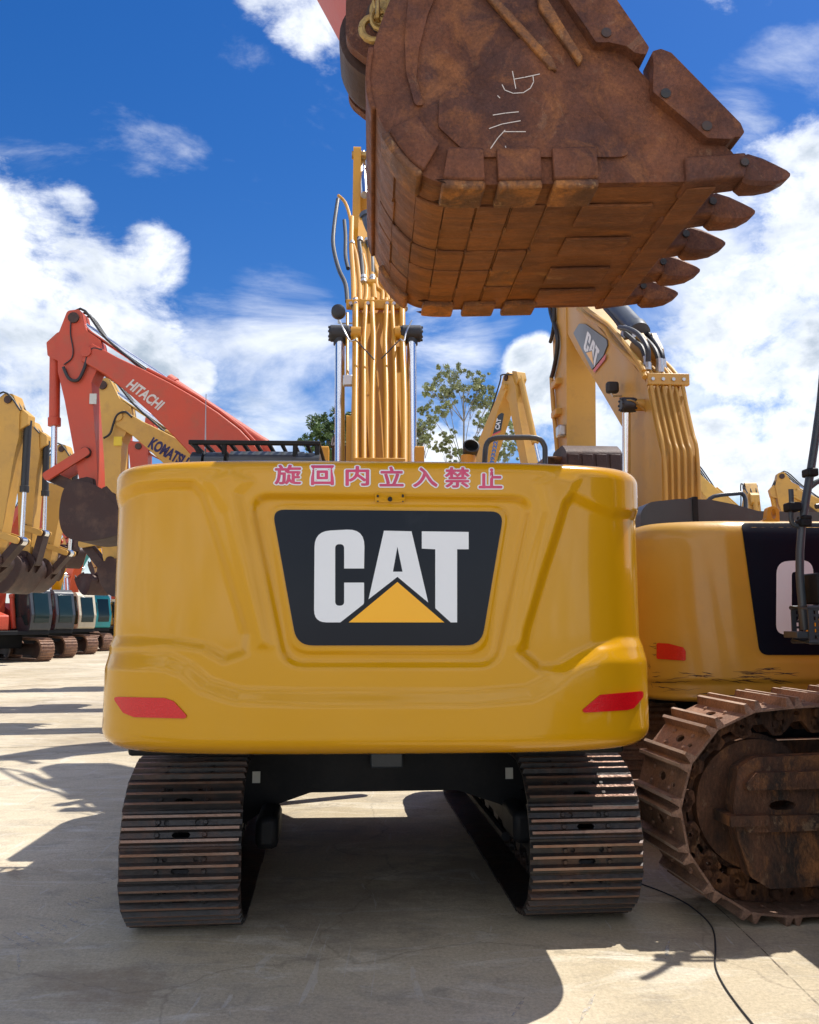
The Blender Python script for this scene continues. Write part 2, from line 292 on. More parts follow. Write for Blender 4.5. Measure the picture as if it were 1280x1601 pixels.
class MB:
    def __init__(s): s.v = []; s.f = []
    def add(s, v, f):
        n = len(s.v); s.v += [tuple(q) for q in v]; s.f += [tuple(i+n for i in q) for q in f]; return s
    def box(s, x0, x1, y0, y1, z0, z1, m=None):
        v = [Vector((x, y, z)) for x in (x0, x1) for y in (y0, y1) for z in (z0, z1)]
        if m is not None: v = [m @ q for q in v]
        return s.add(v, [(0, 1, 3, 2), (4, 6, 7, 5), (0, 4, 5, 1), (2, 3, 7, 6), (0, 2, 6, 4), (1, 5, 7, 3)])
    def hexa(s, b, t):
        """a solid between two quads"""
        return s.add(list(b)+list(t), [(3, 2, 1, 0), (4, 5, 6, 7), (0, 1, 5, 4), (1, 2, 6, 5), (2, 3, 7, 6), (3, 0, 4, 7)])
    def tube(s, pts, r, n=10, caps=True, smooth=0):
        pts = [Vector(p) for p in pts]
        if smooth and len(pts) > 2:
            q = [pts[0]]; P = [pts[0]]+pts+[pts[-1]]
            for i in range(1, len(P)-2):
                for k in range(1, smooth+1):
                    t = k/smooth; a, b, c, d = P[i-1], P[i], P[i+1], P[i+2]
                    q.append(.5*((2*b)+(c-a)*t+(2*a-5*b+4*c-d)*t*t+(3*b-a-3*c+d)*t**3))
            pts = q
        k = len(pts); rr = r if isinstance(r, (list, tuple)) else [r]*k
        if len(rr) != k: rr = [rr[0]+(rr[-1]-rr[0])*i/(k-1) for i in range(k)]
        tan = [(pts[min(i+1, k-1)]-pts[max(i-1, 0)]).normalized() for i in range(k)]
        a = Vector((0, 0, 1)) if abs(tan[0].z) < .9 else Vector((1, 0, 0))
        u = tan[0].cross(a).normalized(); v = []; f = []
        for i in range(k):
            u = (u-tan[i]*u.dot(tan[i])).normalized(); w_ = tan[i].cross(u)
            v += [pts[i]+(u*math.cos(2*math.pi*j/n)+w_*math.sin(2*math.pi*j/n))*rr[i] for j in range(n)]
        for i in range(k-1):
            for j in range(n):
                f.append((i*n+j, i*n+(j+1) % n, (i+1)*n+(j+1) % n, (i+1)*n+j))
        if caps: f.append(tuple(range(n))[::-1]); f.append(tuple((k-1)*n+j for j in range(n)))
        return s.add(v, f)
    def cyl(s, a, b, r, r2=None, n=16): return s.tube([a, b], [r, r if r2 is None else r2], n)
    def lathe(s, a, b, prof, n=24):
        """rings (t along a to b in metres, radius)"""
        a = Vector(a); d = (Vector(b)-a).normalized(); h = Vector((0, 0, 1)) if abs(d.z) < .9 else Vector((1, 0, 0))
        u = d.cross(h).normalized(); w_ = d.cross(u); v = []; f = []
        for t, r in prof: v += [a+d*t+(u*math.cos(2*math.pi*j/n)+w_*math.sin(2*math.pi*j/n))*r for j in range(n)]
        k = len(prof)
        for i in range(k-1):
            for j in range(n): f.append((i*n+j, (i+1)*n+j, (i+1)*n+(j+1) % n, i*n+(j+1) % n))
        f.append(tuple(range(n))); f.append(tuple((k-1)*n+j for j in range(n))[::-1])
        return s.add(v, f)
    def sheet(s, poly, holes, fn0, fn1=None, step=None):
        """a 2D outline with holes, triangulated; fn0 maps (a,b) to the back face, fn1 to the front (a solid)"""
        loops = [poly]+list(holes); pts = []; edges = []
        for lp in loops:
            n0 = len(pts); pts += [Vector(p) for p in lp]; edges += [(n0+i, n0+(i+1) % len(lp)) for i in range(len(lp))]
        if step:
            xs = [p[0] for p in poly]; ys = [p[1] for p in poly]
            nx = int((max(xs)-min(xs))/step); ny = int((max(ys)-min(ys))/step)
            for i in range(1, nx+1):
                for j in range(1, ny+1):
                    q = (min(xs)+i*step*.999, min(ys)+j*step*.997)
                    if inside(q, loops): pts.append(Vector(q))
        vo, eo, fo, _, _, _ = delaunay_2d_cdt(pts, edges, [], 0, 1e-7)
        tri = []
        for t in fo:
            c = (sum(vo[i].x for i in t)/3, sum(vo[i].y for i in t)/3)
            if inside(c, loops): tri.append(tuple(t))
        v0 = [fn0(p.x, p.y) for p in vo]
        if fn1 is None: return s.add(v0, tri)
        v1 = [fn1(p.x, p.y) for p in vo]; n = len(v0)
        cnt = {}
        for t in tri:
            for a, b in ((t[0], t[1]), (t[1], t[2]), (t[2], t[0])): cnt[(a, b)] = 1
        side = [(b, a, a+n, b+n) for (a, b) in cnt if (b, a) not in cnt]
        return s.add(v0+v1, [t[::-1] for t in tri]+[tuple(i+n for i in t) for t in tri]+[tuple(q[::-1]) for q in side])
    def plate(s, poly, x0, x1, holes=()):
        """outline in (y, z), solid from x0 to x1"""
        return s.sheet(poly, holes, lambda a, b: (x0, a, b), lambda a, b: (x1, a, b))
    def build(s, name, m, parent=None, bevel=0., smooth=35, seg=2, **props):
        me = bpy.data.meshes.new(name); me.from_pydata(s.v, [], s.f); me.validate(); me.update()
        import bmesh
        bm = bmesh.new(); bm.from_mesh(me); bmesh.ops.recalc_face_normals(bm, faces=bm.faces); bm.to_mesh(me); bm.free()
        if smooth:
            me.shade_smooth(); me.set_sharp_from_angle(angle=RAD(smooth))
        me.materials.append(m)
        o = bpy.data.objects.new(name, me)
        if bevel:
            b = o.modifiers.new('bevel', 'BEVEL'); b.width = bevel; b.segments = seg; b.limit_method = 'ANGLE'; b.angle_limit = RAD(38); b.harden_normals = False; b.use_clamp_overlap = True
        p = parent.o if isinstance(parent, Root) else parent
        return link(o, p, **props)
def inside(q, loops):
    x, y = q; c = False
    for lp in loops:
        j = len(lp)-1
        for i in range(len(lp)):
            xi, yi = lp[i][0], lp[i][1]; xj, yj = lp[j][0], lp[j][1]
            if (yi > y) != (yj > y) and x < (xj-xi)*(y-yi)/(yj-yi)+xi: c = not c
            j = i
    return c
def fillet(poly, r, n=5):
    out_ = []; k = len(poly)
    for i in range(k):
        p = Vector(poly[i][:2]); a = Vector(poly[i-1][:2])-p; b = Vector(poly[(i+1) % k][:2])-p
        ri = r[i] if isinstance(r, (list, tuple)) else r
        if ri <= 0: out_.append(tuple(p)); continue
        la, lb = a.length, b.length; a.normalize(); b.normalize()
        ang = math.acos(max(-1, min(1, a.dot(b)))); t = min(ri/max(math.tan(ang/2), 1e-3), la*.48, lb*.48)
        p0, p1 = p+a*t, p+b*t
        for j in range(n+1):
            u = j/n; q = p0*(1-u)**2+p*2*u*(1-u)+p1*u*u; out_.append((q.x, q.y))
    return out_
def dup(o, parent=None):
    c = o.copy(); COL.objects.link(c); c.parent = parent if parent is not None else o.parent
    return c
def text2d(body, bold=0., size=1., shear=0.):
    cu = bpy.data.curves.new('lettering', 'FONT'); cu.body = body; cu.size = size; cu.offset = bold; cu.resolution_u = 4; cu.shear = shear
    ob = bpy.data.objects.new('lettering', cu); COL.objects.link(ob)
    me = bpy.data.meshes.new_from_object(ob.evaluated_get(bpy.context.evaluated_depsgraph_get()))
    v = [(q.co.x, q.co.y) for q in me.vertices]; f = [tuple(p.vertices) for p in me.polygons]
    bpy.data.objects.remove(ob); bpy.data.meshes.remove(me)
    return v, f
def lettering(body, origin, xdir, ydir, width, height, bold=0., shear=0.):
    """flat letters filling width x height from origin, returned as an MB"""
    v, f = text2d(body, bold, 1., shear)
    x0 = min(a for a, b in v); x1 = max(a for a, b in v); y0 = min(b for a, b in v); y1 = max(b for a, b in v)
    o = Vector(origin); X = Vector(xdir); Y = Vector(ydir)
    mb = MB(); mb.add([o+X*((a-x0)/(x1-x0)*width)+Y*((b-y0)/(y1-y0)*height) for a, b in v], f); return mb

# ------------------------------------------------------------------ tracks
def belt(Ld, rf, rr, k=240):
    phi = math.atan2(rf-rr, Ld); pts = []
    for i in range(41): pts.append((-Ld/2+Ld*i/40, 0.))
    for i in range(1, 41):
        a = -math.pi/2+(math.pi+2*phi)*i/40; pts.append((Ld/2+rf*math.cos(a), rf+rf*math.sin(a)))
    a1 = math.pi/2+2*phi; p0 = pts[-1]; p1 = (-Ld/2+rr*math.cos(a1), rr+rr*math.sin(a1))
    for i in range(1, 41): pts.append((p0[0]+(p1[0]-p0[0])*i/40, p0[1]+(p1[1]-p0[1])*i/40))
    for i in range(1, 40):
        a = a1+(1.5*math.pi-a1)*i/40; pts.append((-Ld/2+rr*math.cos(a), rr+rr*math.sin(a)))
    return pts
def resample(pts, n):
    P = np.array(pts+[pts[0]]); d = np.hypot(*np.diff(P, axis=0).T); s = np.r_[0, np.cumsum(d)]
    t = np.linspace(0, s[-1], n, endpoint=False)
    return np.c_[np.interp(t, s, P[:, 0]), np.interp(t, s, P[:, 1])], s[-1]
def oval(cx_, cy_, a, b, n=12): return [(cx_+a*math.cos(2*math.pi*i/n), cy_+b*math.sin(2*math.pi*i/n)) for i in range(n)]
def shoe_mesh(wd, P, kind):
    mb = MB(); h = wd/2
    if kind == 'triple':
        holes = [oval(0, .17*P, .052, .022), oval(-.085, -.17*P, .016, .016, 8), oval(.085, -.17*P, .016, .016, 8)]
        gr = [(-.335*P, .012), (0, .012), (.335*P, .012)]; gh = .030
    else:
        holes = [oval(0, 0, .05, .028), oval(-.17, -.1*P, .028, .016, 8)]
        gr = [(-.40*P, .016), (.37*P, .016)]; gh = .058
    mb.sheet([(-h, -P*.5), (h, -P*.5), (h, P*.49), (-h, P*.49)], holes, lambda a, b: (a, b, -.008), lambda a, b: (a, b, .006))
    for y, t in gr:
        e = .012
        mb.hexa([(-h, y-t*1.6, .0045), (h, y-t*1.6, .0045), (h, y+t*1.6, .0045), (-h, y+t*1.6, .0045)],
                [(-h+e, y-t*.62, gh), (h-e, y-t*.62, gh), (h-e, y+t*.62, gh), (-h+e, y+t*.62, gh)])
    bl = [(-.1, -.02*P), (.1, -.02*P)] if kind == 'triple' else [(-.13, .14*P), (.13, .14*P), (-.13, -.2*P), (.13, -.2*P)]
    if kind == 'triple': bl = [(-.13, .17*P), (.13, .17*P), (-.13, -.17*P), (.13, -.17*P)]
    for x, y in bl: mb.lathe((x, y, 0.003), (x, y, 1), [(0, .015), (.010, .015), (.016, .011)], 8)
    return mb
def make_track(R, xc, yc, yaw, wd, Ld, rf, rr, n, kind='triple', m_shoe='track', m_edge='track_edge', m_frame='black', inner=1, label=None, gh=.03, housing=False):
    """a part named track (its frame) with shoes, idler, sprocket, rollers and chain as sub-parts"""
    T = Matrix.Translation((xc, yc, 0)) @ Matrix.Rotation(RAD(yaw), 4, 'Z')
    pts = [(a, b*1.0+gh) for a, b in belt(Ld, rf, rr)]
    link_d = .06
    fr = MB(); hh = .17 if not housing else .26
    zt = min(rf, rr)*1.28
    prof = fillet([(-Ld/2+.15, .27), (Ld/2-.32, .27), (Ld/2-.22, zt*.6), (Ld/2-.35, zt), (-Ld/2+.3, zt+.06), (-Ld/2+.1, zt*.8)], .06)
    fr.plate(prof, -hh, hh)
    if housing:                         # the idler housing with its raised rails and slot, on the side towards the middle of the machine
        for sd in (-1, 1):
            x0, x1 = (hh+.0, hh+.10) if sd > 0 else (-hh-.10, -hh)
            xa, xb = (x0, x1); LH = Ld/2+.20
            o_ = (lambda t: (xb, xb+t)) if sd > 0 else (lambda t: (xa-t, xa))
            fr.plate(fillet([(LH-1.7, .25), (LH-.12, .23), (LH+.0, .30), (LH+.07, .52), (LH+.09, .70), (LH+.05, .92), (LH-.06, .98), (LH-1.7, 1.0)], .05), x0, x1, [oval(LH-.22, .70, .085, .03)])
            fr.plate(fillet([(LH-1.7, .80), (LH+.02, .80), (LH+.03, .84), (LH-.04, .90), (LH-1.7, .90)], .02), *o_(.05))
            fr.plate(fillet([(LH-1.7, .56), (LH+.02, .56), (LH+.05, .60), (LH-.02, .65), (LH-1.7, .65)], .02), *o_(.04))
            fr.plate(fillet([(LH-.60, .24), (LH-.50, .24), (LH-.50, .50), (LH-.60, .50)], .01), *o_(.03))
            fr.box(xa-.06, xb+.06, LH-.1, LH+.14, .60, .66)
    t = fr.build('track', M[m_frame], R, bevel=.012, label=label)
    t.matrix_basis = T
    # shoes
    pin, per = resample(pts, n); P = per/n
    # pull the pin line inwards so the plates sit on the belt
    s0 = shoe_mesh(wd, P, kind).build('track_shoe', M[m_shoe], t, smooth=30)
    s0.data.materials.append(M[m_edge])
    for p in s0.data.polygons:
        if min(s0.data.vertices[i].co.z for i in p.vertices) > gh*.7: p.material_index = 1
    ch = MB()
    for i in range(n):
        a = pin[i]; b = pin[(i+1) % n]; c = (a+b)/2; d = (b-a)/np.hypot(*(b-a)); nrm = (d[1], -d[0])
        o = s0 if i == 0 else dup(s0, t)
        jx = random.uniform(-.004, .004); jr = random.uniform(-.012, .012)
        m3 = Matrix(((1, 0, 0, jx), (0, d[0], nrm[0], c[0]), (0, d[1], nrm[1], c[1]), (0, 0, 0, 1)))
        o.matrix_basis = m3 @ Matrix.Rotation(jr, 4, 'X')
        mm = Matrix(((1, 0, 0, 0), (0, d[0], nrm[0], c[0]), (0, d[1], nrm[1], c[1]), (0, 0, 0, 1)))
        for sx in (-1, 1):
            kq = 1.55 if housing else 1.
            ch.sheet(fillet([(-P*.62, -.035), (-P*.62, -.115*kq), (-P*.34, -.115*kq), (-P*.12, -.075*kq), (P*.12, -.075*kq), (P*.34, -.125*kq), (P*.60, -.125*kq), (P*.60, -.045), (P*.3, -.012), (-P*.4, -.012)], .018, 3), [oval(-P*.40, -.072*kq, .014*kq, .014*kq, 8), oval(P*.42, -.082*kq, .014*kq, .014*kq, 8), oval(0, -.042*kq, .02, .01*kq, 8)],
                     lambda a, b: mm @ Vector((sx*.085-.018, a, b)), lambda a, b: mm @ Vector((sx*.085+.018+(.006 if i % 2 else 0), a, b)))
        ch.cyl(mm @ Vector((-.13, -P/2, -.07)), mm @ Vector((.13, -P/2, -.07)), .03, n=8)
    ch.build('track_chain', M['track' if m_frame == 'black' else 'frame_rust'], t, smooth=30)
    ri = rf-(.13 if not housing else .205)
    idl = MB().lathe((-.1, Ld/2, rf+gh), (1, Ld/2, rf+gh), [(0, ri*.3), (0, ri*.82), (-.0, ri), (.07, ri), (.07, ri+.03), (.13, ri+.03), (.13, ri), (.20, ri), (.20, ri*.82), (.17, ri*.78), (.17, ri*.3)], 40)
    idl.build('idler', M[m_frame], t, smooth=30)
    sk = MB(); rs = rr-.12; k = 22
    prof = []
    for i in range(k*2):
        a = math.pi*i/k; q = rs+(.045 if i % 2 else -.02); prof.append((-Ld/2+q*math.cos(a), rr+gh+q*math.sin(a)))
    sk.plate(prof, -.035, .035)
    sk.lathe((-.2*inner, -Ld/2, rr+gh), (inner*1., -Ld/2, rr+gh), [(0, .1), (0, rs*.72), (.18, rs*.74), (.40, rs*.66), (.44, rs*.5)], 28)
    sk.build('sprocket', M[m_frame], t, smooth=30)
    nr = 7
    for i in range(nr):
        y = -Ld/2+.45+(Ld-.9)*i/(nr-1); z = gh+.22
        if i: dup(ro, t).location = (0, y, z); continue
        ro = MB().lathe((-.13, 0, 0), (1, 0, 0), [(0, .06), (0, .105), (.05, .105), (.06, .08), (.20, .08), (.21, .105), (.26, .105), (.26, .06)], 14).build('roller', M['track' if m_frame == 'black' else 'frame_rust'], t, smooth=30)
        ro.location = (0, y, z)
    for y in (-Ld*.18, Ld*.2):
        z = pts[0][1]+2*rr+(rf-rr)*2*(y+Ld/2)/Ld-.2
        c_ = MB().lathe((-.13, y, z), (1, y, z), [(0, .05), (0, .08), (.26, .08), (.26, .05)], 14); c_.box(-.05, .05, y-.05, y+.05, zt-.02, z-.03)
        c_.build('carrier_roller', M['track' if m_frame == 'black' else 'frame_rust'], t, smooth=30)
    return t

# ------------------------------------------------------------------ counterweight: one smooth casting with its hollows and swellings
def sdf(poly, X, Y):
    d = np.full(X.shape, 1e9); ins = np.zeros(X.shape, bool); n = len(poly); j = n-1
    for i in range(n):
        ax, ay = poly[j][0], poly[j][1]; bx, by = poly[i][0], poly[i][1]
        ex, ey = bx-ax, by-ay; t = np.clip(((X-ax)*ex+(Y-ay)*ey)/(ex*ex+ey*ey+1e-9), 0, 1)
        d = np.minimum(d, np.hypot(X-ax-t*ex, Y-ay-t*ey))
        with np.errstate(divide='ignore', invalid='ignore'):
            c = ((by > Y) != (ay > Y)) & (X < (ax-bx)*(Y-by)/((ay-by) if ay != by else 1e-9)+bx)
        ins ^= c; j = i
    return np.where(ins, -d, d)
def counterweight(R, yr, hw, z0, z1, feats, material, side=1.15, nexp=3.7, crn=.78, ns=520, nz=230, rb=.10, rt=.07, flat=.0):
    th = np.linspace(0, math.pi, 1400)
    # superellipse rear, straight sides forward
    c, s = np.cos(th), np.sin(th)
    X = -hw*np.sign(c)*np.abs(c)**(2/nexp); Y = crn*(1-np.abs(s)**(2/nexp))
    X = np.r_[-hw, X, hw]; Y = np.r_[side, Y, side]
    dd = np.r_[0, np.cumsum(np.hypot(np.diff(X), np.diff(Y)))]
    t = np.linspace(0, dd[-1], ns); X, Y = np.interp(t, dd, X), np.interp(t, dd, Y)+yr
    tx, ty = np.gradient(X), np.gradient(Y); l = np.hypot(tx, ty); nx, ny = ty/l, -tx/l
    H = z1-z0; prof = [(-.45, z0+.03), (-.25, z0+.012), (-rb, z0)]
    for i in range(1, 9): a = i/8*math.pi/2; prof.append((-rb+rb*math.sin(a), z0+rb-rb*math.cos(a)))
    for i in range(1, nz): prof.append((0, z0+rb+(H-rb-rt)*i/nz))
    for i in range(0, 9): a = i/8*math.pi/2; prof.append((-rt+rt*math.cos(a), z1-rt+rt*math.sin(a)))
    prof += [(-rt-.1, z1+.004), (-.45, z1+.02), (-.9, z1+.03)]
    po, pz = np.array(prof).T; nzp = len(po)
    gx = X[:, None]+nx[:, None]*po; gy = Y[:, None]+ny[:, None]*po; gz = np.broadcast_to(pz, gx.shape).copy()
    # keep the inner rings from crossing
    # where each point of the surface sits as seen by the eye, to lay out the hollows
    m = R.m; wx = m[0][0]*gx+m[0][1]*gy+m[0][3]; wy = m[1][0]*gx+m[1][1]*gy+m[1][3]; wz = gz-CAM_H
    dep = wy*cp+wz*sp; px = CX+F_PX*wx/dep; py = CY-F_PX*(-wy*sp+wz*cp)/dep
    D_ = np.zeros(gx.shape)
    for poly, depth, soft in feats:
        q = np.clip((.5*soft-sdf(poly, px, py))/soft, 0, 1); q = q*q*(3-2*q); D_ += depth*q
    wgt = np.clip((gz-z0)/.05, 0, 1)
    for _ in range(3): D_[1:-1, 1:-1] = (D_[1:-1, 1:-1]*4+D_[:-2, 1:-1]+D_[2:, 1:-1]+D_[1:-1, :-2]+D_[1:-1, 2:])/8
    D_ *= wgt*(1-.5*nx[:, None]**2)
    gx = gx+nx[:, None]*D_; gy = gy+ny[:, None]*D_
    v = np.c_[gx.ravel(), gy.ravel(), gz.ravel()]
    i, j = np.meshgrid(np.arange(ns-1), np.arange(nzp-1), indexing='ij'); a = (i*nzp+j).ravel()
    f = np.c_[a, a+nzp, a+nzp+1, a+1]
    mb = MB(); mb.v = [tuple(q) for q in v.tolist()]; mb.f = [tuple(q) for q in f.tolist()]
    o = mb.build('counterweight', material, R, smooth=60)
    me = o.data
    bvh = BVHTree.FromPolygons([q.co.copy() for q in me.vertices], [tuple(p.vertices) for p in me.polygons])
    return o, bvh
def decal(R, bvh, poly, name, m, off=.003, step=None, holes=(), parent=None, thick=.0, **props):
    """a thin piece lying on the casting, its outline given as seen in the picture and laid onto the real surface"""
    def at_(k):
        def f(a, b):
            for dy in range(40):
                o, d = R.lray(a, b+dy*.5); d = d.normalized(); h, n_, _, _ = bvh.ray_cast(o, d)
                if h is not None: break
            if h is None: h = o+d*5; n_ = -d
            if n_.dot(d) > 0: n_ = -n_
            return tuple(h+n_*k)
        return f
    if step:
        q_ = []
        for i in range(len(poly)):
            a, b = Vector(poly[i]), Vector(poly[(i+1) % len(poly)]); n = max(1, int((b-a).length/(step*.6)))
            q_ += [tuple(a.lerp(b, k/n)) for k in range(n)]
        poly = q_
    mb = MB(); mb.sheet(poly, holes, at_(off), at_(off+thick) if thick else None, step)
    return mb.build(name, m, parent, smooth=50, **props)

# ------------------------------------------------------------------ the yellow excavator in the middle, seen from behind
X1 = Root('excavator', 'glossy yellow excavator in the middle seen from behind, pink Japanese lettering above its logo', 'excavator', (-.27, 7.2, 0), 2.5)
Lg = lambda px, py: (px, py)
R1p = [(100, 788), (178, 788), (192, 772), (215, 762), (262, 757), (300, 757), (314, 772), (331, 820), (352, 887), (372, 950), (384, 990), (380, 1020), (350, 1030), (318, 1012), (262, 1003), (100, 1003)]
R2p = [(898, 776), (930, 792), (960, 803), (1060, 806), (1060, 1002), (974, 1004), (934, 1013), (906, 1030), (880, 1045), (845, 1045), (816, 1020), (822, 985), (843, 923), (872, 833), (885, 786)]
FRp = fillet([(391, 775), (832, 779), (775, 1040), (447, 1040)], [26, 26, 34, 34], 6)
INp = fillet([(416, 788), (797, 791), (759, 1021), (455, 1021)], [24, 24, 34, 34], 6)
Bp = [(60, 1035), (200, 1033), (262, 1034), (292, 1046), (322, 1072), (372, 1088), (480, 1091), (740, 1091), (826, 1084), (862, 1066), (884, 1046), (905, 1032), (945, 1022), (1150, 1020), (1150, 1300), (60, 1300)]
BUp = [(392, 1052), (450, 1066), (740, 1066), (806, 1052), (835, 1090), (800, 1112), (400, 1112), (362, 1090)]
NOL = [(168, 1080), (262, 1080), (308, 1122), (330, 1150), (240, 1150), (200, 1128)]
NOR = [(908, 1120), (945, 1074), (1040, 1072), (1040, 1100), (985, 1136), (908, 1140)]
APX = [(322, 750), (360, 738), (392, 752), (372, 772), (398, 900), (420, 1010), (404, 1010), (376, 900), (352, 800)]
APR = [(902, 750), (866, 742), (840, 756), (852, 800), (826, 900), (806, 1010), (822, 1010), (846, 900), (880, 800)]
feats = [(R1p, -.032, 18), (R2p, -.032, 18), (FRp, -.034, 12), (INp, .012, 7), (Bp, .036, 32), (APX, .017, 18), (APR, .013, 20)]
cw, bv = counterweight(X1, -2.90, 1.462, 1.135, 2.60, feats, M['yellow'])
pan = fillet([(426, 797), (787, 800), (752, 1009), (464, 1009)], [16, 18, 30, 30], 7)
panel = decal(X1, bv, pan, 'logo_panel', M['navy'], .004, 24, parent=cw, thick=.004)
def cat_letters(f, off=.011, parent=None, step=24, nm=('logo_lettering', 'logo_triangle'), R=X1, bvh=None):
    """the wordmark: a C with clipped foot, an A standing on the triangle, and a T"""
    Cl = fillet([(492, 831), (570, 827), (569, 889), (538, 889), (538, 851), (524, 851), (524, 947), (538, 947), (538, 911), (569, 911), (569, 944), (532, 973), (491, 973)],
                [26, 26, 0, 0, 8, 8, 8, 8, 0, 0, 6, 0, 24], 6)
    A = [(600, 830), (643, 831), (669, 942), (621, 902), (576, 937)]; Ah = [(621, 855), (629, 894), (614, 894)]
    T = [(659, 831), (732, 832), (732, 859), (714, 859), (714, 973), (704, 973), (680, 951), (680, 859), (659, 858)]
    tri = [(621, 910), (694, 973), (545, 973)]
    fl = lambda P: [f(*q) for q in P]
    for P, h in ((Cl, ()), (A, (Ah,)), (T, ())):
        decal(R, bvh, fl(P), nm[0], M['white'], off, step, [fl(x) for x in h], parent)
    decal(R, bvh, fl(tri), nm[1], M['amber'], off, step, (), parent)
cat_letters(Lg, .0115, panel, bvh=bv)
decal(X1, bv, fillet([(177, 1089), (258, 1091), (272, 1096), (293, 1119), (290, 1123), (211, 1121), (194, 1114)], 5), 'reflector', M['reflector'], .003, 9, parent=cw, thick=.005)
decal(X1, bv, fillet([(937, 1086), (1004, 1080), (1003, 1090), (989, 1107), (978, 1110), (912, 1114), (909, 1110)], 5), 'reflector', M['reflector'], .003, 9, parent=cw, thick=.005)
cmp_ = decal(X1, bv, fillet([(586, 770), (633, 770), (633, 786), (586, 786)], 2), 'camera_plate', M['yellow'], .002, 12, parent=cw, thick=.006)
for a, b, r in ((609.5, 778.5, 3.6), (590.5, 774, 1.8), (590.5, 783, 1.8), (629.5, 774, 1.8), (629.5, 783, 1.8)):
    decal(X1, bv, oval(a, b, r, r, 10), 'camera_lens' if r > 3 else 'bolt', M['hose'], .0085, parent=cmp_, thick=.004 if r > 3 else .002)
# the seven characters along the top edge, pink-red on a pale outline
def surf_text(ch, px0, py0, px1, py1, bold, name, m, off):
    v, f = text2d(ch, 0.)
    x0 = min(a for a, b in v); x1 = max(a for a, b in v); y0 = min(b for a, b in v); y1 = max(b for a, b in v)
    mb = MB(); k_ = 14 if bold > .04 else 8
    for k in range(k_+1):
        r_ = bold if k < k_ else 0; an = 2*math.pi*k/k_; vs = []
        for a, b in v:
            a += r_*math.cos(an); b += r_*math.sin(an)
            o, d = X1.lray(px0+(a-x0)/(x1-x0)*(px1-px0), py1-(b-y0)/(y1-y0)*(py1-py0)); h, n_, _, _ = bv.ray_cast(o, d.normalized())
            if n_.dot(d) > 0: n_ = -n_
            vs.append(tuple(h+n_*(off+.00006*k)))
        mb.add(vs, f)
    return mb.build(name, m, cw, smooth=0)
for ch, a, b, c, d in (('旋', 430, 728, 470, 757), ('回', 487, 729, 521, 758), ('内', 541, 730, 576, 759), ('立', 594, 731, 630, 760), ('入', 646, 732, 683, 761), ('禁', 696, 732, 733, 762), ('止', 749, 734, 784, 763)):
    surf_text(ch, a, b, c, d, .080, 'lettering_outline', M['white'], .0022)
    surf_text(ch, a, b, c, d, .026, 'warning_lettering', M['pink'], .0042)

# machine body in front of the counterweight
hd = MB(); hd.plate(fillet([(-2.2, 1.3), (.8, 1.3), (.8, 2.2), (-.3, 2.45), (-2.2, 2.50)], .06), .25, 1.40); hd.plate(fillet([(-2.2, 1.3), (.3, 1.3), (.3, 2.5), (-2.2, 2.50)], .06), -1.40, .2)
hd.build('engine_housing', M['yellow_arm'], X1, bevel=.03)
MB().box(-1.36, 1.36, -2.35, 1.25, 1.06, 1.28).build('deck_frame', M['black'], X1, bevel=.02)
cab = MB(); cab.plate(fillet([(.35, 1.3), (1.9, 1.3), (2.0, 1.9), (1.75, 2.85), (1.6, 2.95), (.45, 2.95), (.35, 2.8)], .12), -1.42, -.5)
cab = cab.build('cab', M['plastic'], X1, bevel=.04)
MB().plate(fillet([(.55, 1.9), (1.85, 1.9), (1.62, 2.80), (.6, 2.80)], .08), -1.43, -1.415).build('window', M['glass'], cab)
MB().box(-1.32, -.62, .338, .346, 2.0, 2.75).build('window', M['glass'], cab)
# black roof cap and guard frame on the cab
rc = MB(); y0 = -.95
(xa, za), (xb, zb) = X1.LY(300, 720, y0), X1.LY(500, 708, y0)
rc.plate(fillet([(y0-.04, zb-.14), (y0-.04, zb-.03), (y0+.06, zb+.02), (.2, zb+.04), (.3, zb-.5), (y0+.02, zb-.5)], .05), xa+.27, xb-.12)
for q0, q1 in ((xa, xa+.08), (xa+.10, xa+.24), (xb-.17, xb)): rc.plate(fillet([(y0-.08, zb-.5), (y0-.08, zb-.05), (y0, zb), (.1, zb-.02), (.1, zb-.5)], .04), q0, q1)
rc.build('hood_cover', M['plastic'], X1, bevel=.03)
gd = MB(); zt = X1.LY(400, 690, y0)[1]; zl = X1.LY(400, 701, y0)[1]
gx0, gx1 = X1.LY(296, 690, y0)[0], X1.LY(501, 690, y0)[0]
gd.box(gx0, gx1, y0-.04, y0, zl+.02, zt); gd.box(gx0, gx1, .25, .29, zl+.02, zt)
gd.box(gx0, gx0+.04, y0, .25, zl+.025, zt-.005); gd.box(gx1-.04, gx1, y0, .25, zl+.025, zt-.005)
for k in range(9): x = gx0+.1+(gx1-gx0-.2)*k/8; gd.box(x-.012, x+.012, y0+.001, .249, zl+.03, zl+.06)
gd.hexa([(gx0+.02, y0-.03, zt-.03), (gx0+.06, y0-.03, zt-.03), (gx0+.06, y0, zt-.03), (gx0+.02, y0, zt-.03)][::-1], [(gx0+.12, y0-.03, zl-.14), (gx0+.17, y0-.03, zl-.14), (gx0+.17, y0, zl-.14), (gx0+.12, y0, zl-.14)][::-1])
for x in (gx0+.24, gx1-.20, gx1-.04): gd.box(x, x+.035, y0-.034, y0-.003, zl-.14, zl+.03)
gd.build('guard_rail', M['black'], X1, bevel=.006)
a0 = X1.LY(321, 700, -.7); a1 = X1.LY(322, 616, -.7)
MB().tube([(a0[0], -.7, a0[1]-.5), (a0[0], -.7, a0[1]), (a1[0], -.7, a1[1])], [.006, .006, .003], 6).build('antenna', M['steel_tube'], X1)
